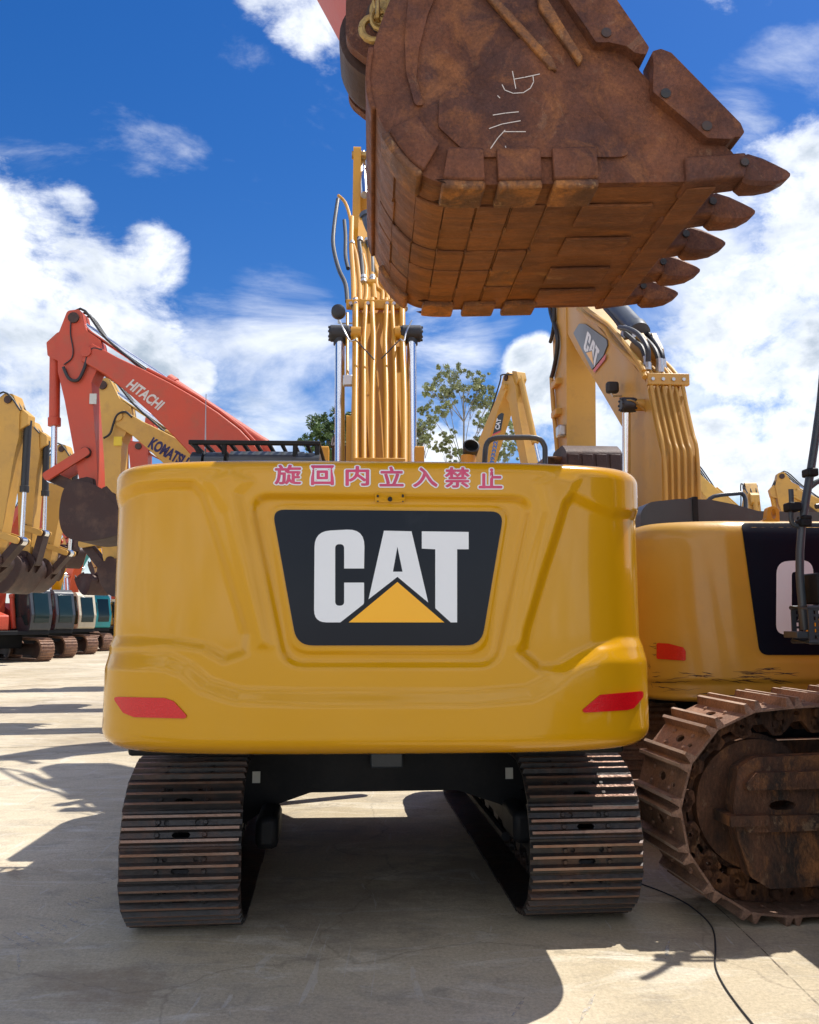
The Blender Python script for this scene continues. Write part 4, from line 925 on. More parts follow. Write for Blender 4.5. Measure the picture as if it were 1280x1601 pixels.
for lat, s_ in ((LAT0, -1), (LAT1, 1)):
    x0, x1 = (lat-.02, lat+.019) if s_ < 0 else (lat-.019, lat+.02)
    SP = MB().plate(side_poly, x0, x1).build('side_plate', M['rust'], OB, bevel=.008)
    xo = (x0-.014, x0-.0005) if s_ < 0 else (x1+.0005, x1+.014)
    # doubler plates and welded ribs
    MB().plate(fillet([op(*p) for p in ((815, 64), (686, 160), (684, 205), (735, 252), (990, 252), (935, 190), (870, 130))], .04), *xo).build('doubler_plate', M['rust'], OB, bevel=.005)
    MB().plate(fillet([op(*p) for p in ((640, -20), (690, -20), (668, 30), (654, 85), (650, 130), (662, 172), (648, 172), (634, 120), (632, 70))], .03), *xo).build('doubler_plate', M['rust'], OB, bevel=.006)
    for q in (((735, -20), (748, -22), (860, 100), (868, 120), (856, 118)), ((835, -5), (852, -5), (853, 12), (908, 102), (902, 112), (840, 25))):
        z_ = (x0-.030, x0-.0005) if s_ < 0 else (x1+.0005, x1+.030)
        MB().plate([op(*p) for p in q], *z_).build('rib', M['rust_wear'], OB, bevel=.008)
    # side cutters along the mouth edge
    for q in (((1013, 118), (1010, 98), (1024, 94), (1040, 100), (1146, 208), (1152, 222), (1147, 229), (1138, 229), (1132, 232), (1096, 231), (1012, 160)),
              ((862, -10), (900, -45), (930, -20), (985, 60), (1006, 92), (1002, 103), (984, 100), (972, 90), (945, 84), (925, 84))):
        ca = (lat-.075, lat+.05) if s_ < 0 else (lat-.05, lat+.075)
        c_ = MB().plate(fillet([op(*p) for p in q], .015), *ca).build('side_cutter', M['rust'], OB, bevel=.022, seg=3)
        for p in (((1031, 163), (1094, 213)) if q[0][0] > 1000 else ((940, 70), (888, 5))):
            a = op(*p); e = ca[0]-.001 if s_ < 0 else ca[1]+.001
            MB().lathe((e+s_*-.002, *a), (e+s_*9, *a), [(0, .02), (.0, .022), (.007, .022), (.009, .012)], 12).build('bolt', M['track'], c_)
# wear shrouds wrapped around the lower side edges, seen as a row of blocks
def arc_index(px):
    best = min(range(len(sm)), key=lambda i: (Vector(op(*px))-sm[i]).length); return best
def band(i0, i1, x0, x1, t0, t1, nm, m_, bev=.008, taper=.0):
    """a plate following the curved shell from i0 to i1, between x0 and x1"""
    k = 6; lo = []; hi = []
    for j in range(k+1):
        f = i0+(i1-i0)*j/k; a = int(f); u = f-a; a2 = min(a+1, len(sm)-1)
        p = sm[a].lerp(sm[a2], u); n_ = N_[a].lerp(N_[a2], u).normalized(); lo.append(p+n_*t0); hi.append(p+n_*t1)
    q = MB(); q.plate([tuple(p) for p in lo]+[tuple(p) for p in hi[::-1]], x0, x1); return q.build(nm, M[m_], OB, bevel=bev)
def fidx(px):
    """fractional place along the shell for a spot on the near lower edge"""
    tgt = Vector(op(*px)); best = (1e9, 0)
    for i in range(len(sm)-1):
        d = sm[i+1]-sm[i]; t = max(0, min(1, (tgt-sm[i]).dot(d)/d.dot(d))); e = (sm[i]+d*t-tgt).length
        if e < best[0]: best = (e, i+t)
    return best[1]
for a, b in (((931, 290), (862, 291)), ((844, 291), (776, 292)), ((756, 292), (690, 290)), ((660, 278), (606, 214))):
    i0, i1 = fidx(a), fidx(b)
    for s_, l0, l1 in ((-1, LAT0-.055, LAT0+.13), (1, LAT1-.13, LAT1+.055)):
        sh = band(i0, i1, l0, l1, -.004, .035, 'wear_shroud', 'rust_wear', .012)
        # the leg of the shroud standing up the side plate
        k = 5; lo = []; hi = []
        for j in range(k+1):
            f = i0+(i1-i0)*j/k; q = int(f); u = f-q; p = sm[q].lerp(sm[q+1], u); n_ = N_[q]
            lo.append(p-n_*.003); hi.append(p-n_*.15)
        x_ = (LAT0-.055, LAT0-.021) if s_ < 0 else (LAT1+.021, LAT1+.055)
        MB().plate([tuple(p) for p in lo]+[tuple(p) for p in hi[::-1]], *x_).build('wear_shroud', M['rust'], OB, bevel=.012)
i0, i1 = fidx((588, 175)), fidx((584, 80)); band(i0, i1, LAT0-.03, LAT1+.03, -.004, .02, 'heel_plate', 'rust')
# wear plates welded under the floor in a grid
cuts = [fidx(p) for p in ((925, 290), (868, 291), (810, 292), (752, 292), (700, 291), (655, 276), (622, 240), (598, 200))]
for a, b in zip(cuts[1:-1], cuts[2:]):
    for j in range(5):
        if (j*5+int(a*1.7)) % 7 == 0: continue
        x0 = LAT0+.16+j*.236; q = band(a+.10, b-.06, x0+.003, x0+.232, .0, .006+.003*((j*7+int(a)) % 3), 'wear_plate', ('rust_bottom', 'rust_wear')[(j*3+int(a)) % 6 == 0], .003)
for a in cuts[1:-1]:                    # weld dabs where the plates meet
    for j in range(1, 5):
        x0 = LAT0+.16+j*.236
        if (j+int(a*3)) % 3: band(a+.07, a-.07, x0-.016, x0+.014, .0, .020, 'weld_dab', 'rust_wear', .006)
    band(a+.03, a-.012, LAT0+.17, LAT1-.17, -.002, .0075, 'weld_bead', 'rust_wear', .002)
for x0 in (LAT0+.16, LAT0+.50, LAT0+.86, LAT0+1.16): band(fidx((1040, 288)), cuts[0]+.0, x0, x0+.20, .0, .016, 'wear_plate', 'rust_bottom', .006)
i_l = fidx((1075, 288)); band(fidx((1122, 286)), i_l, LAT0+.02, LAT1-.02, .0, .014, 'lip_plate', 'rust_bottom', .006)
# teeth on their adapters
tt = [Vector(op(*p)) for p in ((1096, 245), (1146, 240), (1152, 262), (1148, 290), (1080, 294))]
for k in range(5):
    x = LAT0+.035+(LAT1-LAT0-.07)*k/4
    ad = MB(); w0 = .078
    P_ = lambda q, w_: [(x-w_, q.x, q.y), (x+w_, q.x, q.y)]
    a = [Vector(op(*p)) for p in ((1065, 252), (1162, 244), (1162, 282), (1068, 293))]
    ad.hexa([(x-w0, *a[0]), (x-w0, *a[3]), (x+w0, *a[3]), (x+w0, *a[0])], [(x-w0*.92, *a[1]), (x-w0*.92, *a[2]), (x+w0*.92, *a[2]), (x+w0*.92, *a[1])])
    ad = ad.build('tooth_adapter', M['rust'], OB, bevel=.014)
    th = MB(); rings = []
    for (px_, yt, yb, ww) in ((1158, 244, 288, .062), (1167, 242, 294, .068), (1190, 248, 294, .060), (1213, 257, 290, .048), (1230, 264, 281, .036), (1237, 268, 274, .024)):
        tp, bt = Vector(op(px_, yt)), Vector(op(px_, yb)); md = tp.lerp(bt, .5)
        ring = [(x+ww*math.copysign(abs(math.cos(an))**.45, math.cos(an)), *(md+(tp-bt)*.5*math.copysign(abs(math.sin(an))**.5, math.sin(an)))) for an in [2*math.pi*q/12 for q in range(12)]]
        rings.append(ring)
    v = [p for r in rings for p in r]; f = [(i*12+j, i*12+(j+1) % 12, (i+1)*12+(j+1) % 12, (i+1)*12+j) for i in range(5) for j in range(12)]+[tuple(range(12)), tuple(60+j for j in range(12))]
    th.add(v, f); th.build('tooth', M['rust'], OB, smooth=28)
    l_ = op(1157, 262); MB().lathe((x-w0-.006, *l_), (9, *l_), [(0, .01), (0, .018), (2*w0+.012, .018), (2*w0+.012, .01)], 10).build('lock_pin', M['track'], ad)
# chalk strokes on the near side
for st_ in (((801, 112), (803, 122), (806, 138)), ((785, 133), (789, 141), (802, 146), (818, 145), (829, 138), (834, 128), (833, 119)), ((803, 124), (820, 121), (843, 116)), ((771, 180), (790, 177), (810, 175)), ((765, 201), (785, 194), (813, 189)), ((789, 204), (778, 216), (767, 232)), ((787, 206), (805, 206), (821, 206)), ((790, 229), (791, 232)), ((778, 150), (781, 153))):
    x = LAT0-.0355; p3 = [op(a, b, LAT0-.036) for a, b in st_]
    for a, b in zip(p3[:-1], p3[1:]):
        a, b = Vector(a), Vector(b); g_ = (b-a).normalized()*.002; n_ = Vector((-g_.y, g_.x))*.9
        MB().plate([tuple(a-g_-n_), tuple(b+g_-n_), tuple(b+g_+n_), tuple(a-g_+n_)], x-.0006, x+.0).build('chalk_mark', M['text_white'], OB, smooth=0)
# ears, hinge and stick
H0 = Vector(hinge)
for x in (-.24, .24):
    e = MB(); e.plate(fillet([tuple(H0+Vector(q)) for q in ((-.26, .30), (.02, .36), (.20, .10), (.20, -.14), (.08, -.24), (-.12, -.22), (-.3, -.06))], .12), x-.03, x+.03); e.build('mounting_ear', M['rust'], OB, bevel=.01)
MB().lathe((-.31, *H0), (9, *H0), [(0, .05), (0, .085), (.62, .085), (.62, .05)], 20).build('hinge_pin', M['brass'], OB)
b0 = MB(); b0.lathe((-.20, *H0), (9, *H0), [(0, .12), (0, .19), (.40, .19), (.40, .12)], 30); b0.build('stick_boss', M['rust'], OB, smooth=30)
dr = MB(); dr.lathe((-.16, *(H0+Vector((0, -.03)))), (9, *(H0+Vector((0, -.03)))), [(0, .20), (0, .235), (.06, .238), (.26, .238), (.32, .225), (.32, .20)], 34); dr.build('dust_seal', M['bucket_dark'], OB, smooth=30)
foot_ = Vector((.10, 2.2)); 
u_ = (Vector(op(520, 0, 0))-Vector(op(557, 82, 0))).normalized()       # direction of the stick, upwards
nn_ = Vector((u_.y, -u_.x)); nn_ = nn_ if nn_.x > 0 else -nn_            # towards the front
top_ = H0+u_*4.05; tip_ = H0+u_*3.0-nn_*.42
SL = lambda a, b: tuple(H0+u_*a+nn_*b)
spoly = fillet([SL(-.05, .12), SL(.5, .135), SL(1.2, .20), SL(2.2, .42), SL(3.6, .36), SL(4.2, .12), SL(4.2, -.12), SL(3.5, -.35), SL(3.0, -.68), SL(2.4, -.55), SL(.5, -.20), SL(-.05, -.18)], .1)
bo, stk, _, S_ = arm(XO, foot_, tip_, top_, H0, 'orange_bright', wb=.62, k=1.15, stick_poly=spoly, no_bucket=True, lko=(1.55, .5), ido=1.3, bend=.24)
w_ = MB(); w_.plate([SL(.12, .125), SL(1.15, .198), SL(1.15, .16), SL(.12, .08)], -.26, .26); w_.build('edge_strip', M['orange'], stk, bevel=.006)
# shackle and chain caught beside the hinge
c0 = XO.LP(585, 46, -.38); sh = MB(); sh.tube([(-.38, c0[0]+.06*math.cos(a), c0[1]+.06*math.sin(a)) for a in [i*.45 for i in range(15)]], .018, 8); sh.build('lifting_shackle', M['brass'], OB)
for k, (a, b) in enumerate(((592, 30), (590, 16), (596, 4), (590, -10), (598, -22))):
    c0 = XO.LP(a, b, -.40); ch = MB(); r1 = .035
    ch.tube([(-.40+(r1*.8*math.sin(t) if k % 2 else 0), c0[0]+(0 if k % 2 else r1*math.sin(t)), c0[1]+r1*1.5*math.cos(t)) for t in [i*.52 for i in range(13)]], .011, 6); ch.build('chain_link', M['brass'], OB)
# its house, out of view to the right
z0 = 1.30
MB().box(-1.5, 1.42, -2.8, 1.50, z0, z0+.2).build('deck_frame', M['black'], XO, bevel=.02)
h = MB(); h.plate(fillet([(-2.8, z0+.2), (1.0, z0+.2), (.9, z0+.9), (-.2, z0+1.35), (-2.8, z0+1.4)], .1), .42, 1.4); h.plate(fillet([(-2.8, z0+.2), (-.3, z0+.2), (-.3, z0+1.35), (-2.8, z0+1.4)], .1), -1.45, .36); h.build('engine_housing', M['orange_bright'], XO, bevel=.04)
c = MB(); c.sheet(fillet([(-1.5, -2.8), (-1.5, -3.1), (-.6, -3.4), (.6, -3.4), (1.4, -3.1), (1.4, -2.8)], .2), (), lambda a, b: (a, b, z0), lambda a, b: (a, b, z0+1.35)); c.build('counterweight', M['orange_bright'], XO, bevel=.08, seg=3)
c = MB(); c.plate(fillet([(-.25, z0+.2), (1.45, z0+.2), (1.5, z0+.9), (1.25, z0+1.85), (1.05, z0+2.0), (-.2, z0+2.0)], .15), -1.48, -.5); c = c.build('cab', M['plastic'], XO, bevel=.05)
MB().plate(fillet([(.0, z0+.9), (1.25, z0+.8), (1.1, z0+1.75), (0, z0+1.78)], .1), -1.494, -1.484).build('window', M['glass'], c)
for sx in (-1, 1):
    lat, fw = (1.56, .10) if sx > 0 else (-1.30, .20)
    make_track(XO, lat, fw, 5, .64, 4.05, .60, .70, 46, kind='double', m_shoe='track_rust', m_edge='grouser', m_frame='frame_rust', inner=-sx, gh=.055, housing=True)
MB().box(-1.15, 1.15, -.8, .9, .62, 1.26).build('undercarriage_frame', M['black'], XO, bevel=.04)
# rail with mirror clamp, perforated step and box at the right front corner
def oq(px, py, lat=1.30): y, z = XO.LP(px, py, lat); return (lat, y, z)
pr = MB().tube([oq(1288, 560), oq(1283, 625), oq(1268, 730), oq(1253, 825), oq(1250, 900), oq(1258, 985)], .026, 12, smooth=2).build('access_rail', M['plastic'], XO)
MB().tube([oq(1275, 792), oq(1305, 786), oq(1345, 775), oq(1360, 850)], .018, 10, smooth=3).build('grab_rail', M['plastic'], pr)
MB().tube([oq(1236, 765), oq(1237, 790), oq(1236, 812), oq(1243, 822), oq(1255, 822)], .016, 10, smooth=3).build('mirror_arm', M['plastic'], pr)
MB().tube([oq(1262, 765), oq(1285, 750), oq(1330, 748)], .018, 10, smooth=3).build('grab_rail', M['plastic'], pr)
for a, b, c_, d in ((1258, 733, 1274, 746), (1229, 786, 1248, 800), (1247, 812, 1264, 824), (1250, 806, 1264, 814)):
    q0, q1 = oq(a, d), oq(c_, b); MB().box(1.25, 1.35, min(q0[1], q1[1]), max(q0[1], q1[1]), q0[2], q1[2]).build('clamp', M['black'], pr, bevel=.012)
q0, q1 = oq(1264, 945), oq(1330, 897)
MB().box(1.18, 1.42, min(q0[1], q1[1]), max(q0[1], q1[1]), q0[2], q1[2]).build('lamp_box', M['black'], pr, bevel=.012)
q0, q1 = oq(1266, 907), oq(1330, 903); MB().box(1.17, 1.43, min(q0[1], q1[1])-.01, max(q0[1], q1[1]), q0[2], q1[2]).build('lamp_box_lid', M['steel_tube'], pr)
q0, q1 = oq(1251, 1003), oq(1345, 950)
ys = sorted((q0[1], q1[1])); hs_ = []
for i in range(12):
    for j in range(5):
        a = ys[0]+.04+(ys[1]-ys[0]-.08)*i/11; b = q0[2]+.03+(q1[2]-q0[2]-.06)*j/4; hs_.append([(a-.009, b-.012), (a+.009, b-.012), (a+.009, b+.012), (a-.009, b+.012)])
MB().plate(fillet([(ys[0], q0[2]), (ys[1], q0[2]), (ys[1], q1[2]), (ys[0], q1[2])], .02), 1.18, 1.19, hs_).build('perforated_step', M['plastic'], pr)
MB().plate(fillet([(ys[0], q0[2]), (ys[1], q0[2]), (ys[1], q1[2]), (ys[0], q1[2])], .02), 1.40, 1.41, hs_).build('perforated_step', M['plastic'], pr)
sb = MB(); sb.tube([(1.185, ys[0], q1[2]), (1.185, ys[1], q1[2]), (1.405, ys[1], q1[2]), (1.405, ys[0], q1[2]), (1.185, ys[0], q1[2])], .014, 8); sb.tube([(1.185, ys[0], q0[2]), (1.185, ys[1], q0[2]), (1.405, ys[1], q0[2]), (1.405, ys[0], q0[2]), (1.185, ys[0], q0[2])], .014, 8)
sb.build('step_frame', M['plastic'], pr)
q0, q1 = oq(1234, 997), oq(1256, 987); MB().box(1.2, 1.38, *sorted((q0[1], q1[1])), q0[2], q1[2]).build('step_tread', M['plastic'], pr, bevel=.004)
q = oq(1300, 1010); MB().box(1.2, 1.38, 1.2, q[1], z0+.02, z0+.16).build('step_bracket', M['black'], pr)

# ------------------------------------------------------------------ the second yellow excavator, parked to the right
X2 = Root('excavator', 'yellow excavator on the right, scratched counterweight under a black engine cover, logo on its boom', 'excavator', (3.22, 9.9, 0), 4)
F2 = [(fillet([(1128, 700), (1640, 700), (1600, 1050), (1168, 1050)], 30), -.018, 26), (fillet([(1150, 700), (1600, 700), (1560, 1034), (1180, 1034)], 20), -.010, 10),
      ([(1000, 1066), (1800, 1066), (1800, 1300), (900, 1300), (900, 1066)], -.02, 10), ([(1070, 840), (1100, 850), (1142, 1100), (1105, 1100), (1080, 960)], .012, 24)]
cw2, bv2 = counterweight(X2, -3.50, 1.68, 1.19, 2.535, F2, M['yellow_scratched'], ns=360, nz=150, rt=.13, rb=.05, crn=.7, nexp=3.2)
M['navy_matte'] = mat('dull_navy_decal', (.003, .005, .012), .4, spec=.12, bump=0)
p2 = decal(X2, bv2, fillet([(1158, 819), (1584, 819), (1556, 1024), (1187, 1024)], [6, 6, 16, 16], 6), 'logo_panel', M['navy_matte'], .004, 14, parent=cw2, thick=.004)
cat_letters(lambda a, b: (1212+(a-491)*.74, 875+(b-827)*.80), .0105, p2, 20, R=X2, bvh=bv2)
rf = decal(X2, bv2, fillet([(1027, 1005), (1045, 1006), (1068, 1012), (1072, 1018), (1072, 1033), (1027, 1030)], 3), 'reflector', M['reflector'], .003, 9, parent=cw2, thick=.006, label='scratched red reflector')
rnd = random.Random(3)
def scratch(R, bvh, x0, y0, ln, ang, wd, par, m_):
    n = 7; top = []; bot = []
    for i in range(n):
        t = i/(n-1); a = x0+ln*t*math.cos(ang); b = y0+ln*t*math.sin(ang)+rnd.uniform(-1, 1)*.9; w__ = wd*math.sin(math.pi*min(.97, max(.06, t)))*rnd.uniform(.4, 1)
        top.append((a, b-w__/2-.05)); bot.append((a, b+w__/2+.05))
    decal(R, bvh, top+bot[::-1], 'paint_scratch', m_, .0022, None, parent=par)
for (x0, x1, y0, y1, n, l0, l1) in ((1135, 1212, 1046, 1066, 26, 12, 50), (1012, 1080, 1050, 1080, 12, 10, 45), (1010, 1030, 1000, 1030, 6, 4, 12), (1010, 1200, 1080, 1090, 8, 20, 70), (1060, 1120, 1050, 1064, 6, 10, 30)):
    for k in range(n): scratch(X2, bv2, rnd.uniform(x0, x1), rnd.uniform(y0, y1), rnd.uniform(l0, l1), rnd.uniform(-.12, .2), rnd.uniform(.5, 1.6), cw2, M['bucket_dark'])
for k in range(6): scratch(X2, bv2, rnd.uniform(1010, 1018), rnd.uniform(1010, 1080), rnd.uniform(6, 16), rnd.uniform(.6, 1.9), 1.3, cw2, M['bucket_dark'])
for k in range(5): scratch(X2, bv2, 1030+rnd.uniform(0, 12), 1012+k*3.6, rnd.uniform(15, 28), .05, .7, rf, M['label_white'])
yy = -2.75
hp = [X2.LY(*p, yy) for p in ((1001, 835), (1001, 800), (1014, 785), (1060, 780), (1110, 781), (1150, 789), (1185, 799), (1300, 801), (1700, 801), (1720, 835))]
MB().sheet(fillet([(a, b if i not in (0, 9) else 2.3) for i, (a, b) in enumerate(hp)], .12), (), lambda a, b: (a, yy, b), lambda a, b: (a, -1.0, b)).build('engine_cover', M['plastic'], X2, bevel=.13, seg=5, )
a, b = X2.LY(1085, 779, yy); MB().sheet(fillet([(a-.02, b-.35), (a+.025, b-.35), (a+.025, b+.012), (a-.02, b+.012)], .01), (), lambda a, b: (a, yy-.012, b), lambda a, b: (a, -1.2, b)).build('cover_seam', M['black'], X2)
a, b = X2.LY(1208, 817, -3.30); MB().sheet(fillet([(a-.10, b-.03), (a-.10, b+.015), (a-.06, b+.02), (a-.045, b+.11), (a+.0, b+.13), (a+.045, b+.10), (a+.045, b-.03)], .03), [oval(a, b+.065, .018, .04, 10)], lambda p, q: (p, -3.32, q), lambda p, q: (p, -3.26, q)).build('lifting_eye', M['yellow_arm'], X2, bevel=.006)
q = [X2.LY(*p, -1.5) for p in ((1103, 787), (1116, 776), (1150, 772), (1160, 772), (1165, 782), (1165, 800))]
MB().tube([(a, -1.5, b) for a, b in q], .02, 10, smooth=3).build('grab_rail', M['plastic'], X2)
MB().box(-1.5, 1.5, -2.9, 2.1, 1.14, 1.4).build('deck_frame', M['black'], X2, bevel=.02)
h = MB(); h.box(-1.52, -.55, -2.75, .3, 1.42, 2.45); h.box(.5, 1.52, -2.75, 1.9, 1.42, 2.4); h.box(-.54, .49, -2.7, -.4, 1.42, 2.4); h.build('engine_housing', M['yellow_arm'], X2, bevel=.05)
c = MB(); c.plate(fillet([(.5, 1.42), (2.2, 1.42), (2.3, 2.0), (2.0, 3.05), (1.8, 3.15), (.55, 3.15)], .15), -1.55, -.6); c = c.build('cab', M['plastic'], X2, bevel=.05)
MB().plate(fillet([(.7, 2.0), (2.05, 1.9), (1.85, 3.0), (.7, 3.0)], .1), -1.565, -1.553).build('window', M['glass'], c)
for sx in (-1, 1): make_track(X2, sx*1.36, .0, 0, .65, 3.9, .50, .52, 46, kind='triple', m_shoe='track_rust', m_edge='track_rust', m_frame='frame_rust', inner=-sx)
MB().box(-1.05, 1.05, -.9, .9, .5, 1.12).build('undercarriage_frame', M['black'], X2, bevel=.04)
# boom: outline of its near face, in the plane of the arm
WB = .46; LB = -WB/2
bp = [(833, 428), (862, 432), (905, 478), (918, 492), (951, 530), (987, 567), (1010, 597), (1019, 645), (1026, 680), (1034, 715), (1036, 860), (985, 860), (985, 700), (975, 672), (940, 612), (900, 546), (883, 514), (858, 478), (830, 445)]
bpl = [X2.LP(a, b, LB) for a, b in bp]
boom2 = MB().plate(fillet(bpl, [.1, .1, 0, .1, 0, .2, .3, 0, .2, .2, 0, 0, .3, .3, 0, 0, 0, 0, .1], 4), LB, -LB).build('boom', M['yellow_old'], X2, bevel=.02)
back = [Vector(bpl[i]) for i in (2, 3, 4, 5, 6, 7, 8, 9, 10)]
BT = lambda i: (back[min(i+1, 8)]-back[max(0, i-1)]).normalized()
def back_pt(s, x, off):
    i = max(0, min(len(back)-2, int(s))); u = s-i; p = back[i].lerp(back[i+1], u); t = (BT(i).lerp(BT(i+1), u)).normalized(); n_ = Vector((t.y, -t.x))
    if n_.x > 0: n_ = -n_
    if n_.x > -.2 and n_.y < 0: n_ = -n_
    p = p+n_*off; return (x, p.x, p.y)
for i, (x, r) in enumerate(((-.20, .022), (-.12, .018), (-.045, .020), (.035, .020), (.115, .018), (.20, .024))):
    s0_ = (1.0, 2.8, 3.4, 3.5, 3.3, 2.2)[i]; kk = 9
    MB().tube([back_pt(s0_+(8-s0_)*k/kk, x*(1 if k > 1 else .9), .045) for k in range(kk+1)], r, 10, smooth=4).build('hydraulic_pipe', M['yellow_old'], boom2)
for s_ in (4.05,):
    a = Vector(back_pt(s_, LB-.02, .04)); b = Vector(back_pt(s_, -LB+.04, .10))
    MB().box(LB-.02, -LB+.05, min(a.y, b.y)-.03, max(a.y, b.y), a.z-.07, a.z+.08).build('pipe_clamp', M['yellow_old'], boom2, bevel=.012)
    for x in (-.19, -.06, .07, .20): MB().cyl((x, min(a.y, b.y)-.05, a.z), (x, a.y, a.z), .022, n=8).build('bolt', M['steel_tube'], boom2)
q2 = lambda px, py, lat: (lat, *X2.LP(px, py, lat))
for pts, r, m_ in (([(903, 483), (925, 500), (945, 513), (955, 530), (968, 545), (985, 560), (998, 572), (1008, 590)], .035, 'yellow_old'), ([(912, 480), (935, 497), (950, 507), (962, 520), (978, 540), (1000, 568), (1006, 580)], .03, 'yellow_old')):
    MB().tube([q2(a, b, -.28) for a, b in pts], r, 8, smooth=3).build('hydraulic_pipe', M[m_], boom2)
for pts, lat in (([(988, 517), (1008, 530), (1024, 548), (1031, 570)], -.0), ([(978, 522), (992, 534), (1004, 545), (1010, 566)], -.2), ([(1003, 512), (1020, 530), (1034, 553), (1036, 572)], .1), ([(968, 512), (984, 515), (1000, 525), (1012, 545), (1013, 565)], -.25), ([(946, 482), (962, 500), (975, 518), (985, 528)], -.15)):
    MB().tube([q2(a, b, lat) for a, b in pts], .034, 10, smooth=4).build('hydraulic_hose', M['hose'], boom2)
for a, b, lat in ((1031, 572, 0), (1011, 568, -.2), (1036, 573, .1), (990, 519, -.1), (976, 520, -.2), (1003, 514, .1)):
    p = Vector(q2(a, b, lat)); MB().lathe(p+Vector((0, 0, -.09)), p+Vector((0, 0, 1)), [(0, .04), (0, .055), (.09, .055), (.09, .045), (.18, .045)], 10).build('pipe_fitting', M['steel_tube'], boom2)
for pts in (([(983, 540), (998, 520), (1004, 530), (1012, 570), (992, 562)]), ([(1010, 530), (1018, 520), (1030, 545), (1036, 575), (1020, 572)])):
    x = -.16 if pts[0][0] < 1000 else .10
    MB().plate(fillet([X2.LP(a, b, x) for a, b in pts], .05), x, x+.06).build('cylinder_bracket', M['yellow_old'], boom2, bevel=.01)
sa, sb_ = q2(1000, 522, -.02), q2(950, 470, -.02); sm_ = q2(905, 415, -.02)
MB().lathe(sa, sm_, [(0, .06), (.02, .15), (.2, .16), (.24, .14), (4.2, .14)], 22).build('stick_cylinder', M['plastic'], boom2)
hd = MB()
MB().cyl(Vector(q2(1009, 597, LB))+Vector((-.005, -.35, .12)), Vector(q2(1009, 597, LB))+Vector((.02, -.35, .12)), .03).v
# logo on the near face of the boom
off2 = LB-.022
def flat2(poly, holes, nm, m_, k, par):
    f = lambda a, b: (off2-.003*k, *X2.LP(a, b, off2))
    return MB().sheet(poly, holes, f).build(nm, M[m_], par, smooth=0)
bl = MB().sheet(fillet([(898, 521), (907, 506), (917, 507), (950, 531), (951, 540), (945, 556), (927, 578)], [3, 4, 4, 5, 4, 0, 0]), (), lambda a, b: (off2, *X2.LP(a, b, LB)), lambda a, b: (LB-.0005, *X2.LP(a, b, LB))).build('logo_panel', mat('faded_navy_decal', (.09, .095, .11), .35, bump=0), boom2)
AF = lambda a, b: (912+(a-491)/241*19.+(973-b)/146*6.5, 545+(a-491)/241*31-(973-b)/146*29)
Cl = fillet([(492, 831), (570, 827), (569, 889), (538, 889), (538, 851), (524, 851), (524, 947), (538, 947), (538, 911), (569, 911), (569, 944), (532, 973), (491, 973)], [20, 20, 0, 0, 6, 6, 6, 6, 0, 0, 6, 0, 18], 3)
for P_, h_, m_, nm in ((Cl, (), 'white', 'logo_lettering'), ([(600, 830), (643, 831), (669, 942), (621, 902), (576, 937)], ([(621, 855), (629, 894), (614, 894)],), 'white', 'logo_lettering'), ([(659, 831), (732, 832), (732, 859), (714, 859), (714, 973), (704, 973), (680, 951), (680, 859), (659, 858)], (), 'white', 'logo_lettering'), ([(621, 910), (694, 973), (545, 973)], (), 'amber', 'logo_triangle')):
    flat2([AF(*p) for p in P_], [[AF(*p) for p in h2] for h2 in h_], nm, m_, 1, bl)
flat2([(927, 579), (947, 553), (946, 562), (929, 583)], (), 'stripe', 'red_stripe', 1, bl)
# stick, its pipes, and the bucket tucked in behind
SW = .50; LS = -SW/2
sp2 = [X2.LP(a, b, LS) for a, b in ((858, 380), (872, 380), (884, 440), (885, 520), (886, 700), (884, 745), (874, 745), (868, 640), (864, 540), (861, 470))]
MB().plate(fillet(sp2, .08), LS, -LS).build('stick', M['yellow_old'], X2, bevel=.02)
for pts, m_, r in (([(859, 470), (861, 490), (870, 520), (871, 545), (866, 575), (862, 590)], 'hose', .04), ([(866, 470), (866, 500), (864, 520), (860, 535)], 'hose', .035), ([(862, 590), (865, 640), (868, 670), (872, 720)], 'yellow_old', .04)):
    MB().tube([q2(a, b, LS-.05) for a, b in pts], r, 8, smooth=4).build('hydraulic_hose' if m_ == 'hose' else 'hydraulic_pipe', M[m_], X2)
for b in (598, 645):
    y, z = X2.LP(866, b, LS-.1); MB().box(LS-.1, LS+.02, y-.12, y+.25, z-.06, z+.06).build('pipe_clamp', M['yellow_old'], X2, bevel=.02)
y, z = X2.LP(872, 675, LS-.1); MB().box(LS-.12, LS+.02, y-.15, y+.1, z-.1, z+.1).build('pipe_clamp', M['steel_tube'], X2, bevel=.03)
py_, pz_ = X2.LP(884, 742, LS)
tb = MB(); yb = X2.LP(886, 700, LS)[0]-1.1
bx0, zt2 = X2.LY(885, 697, yb); bx1, _ = X2.LY(972, 697, yb); zb3 = X2.LY(900, 790, yb)[1]
pr2 = [(yb+.9, zt2+.05), (yb+.25, zt2+.06), (yb+.0, zt2-.08), (yb-.05, zt2-.6), (yb+.15, zt2-1.1), (yb+.6, zt2-1.4), (yb+1.2, zt2-1.35), (yb+1.1, zt2-.5)]
bk2 = MB().plate(fillet(pr2, .15), bx0, bx1).build('bucket', M['bucket_dark'], X2, bevel=.02, label='rusty dark bucket')
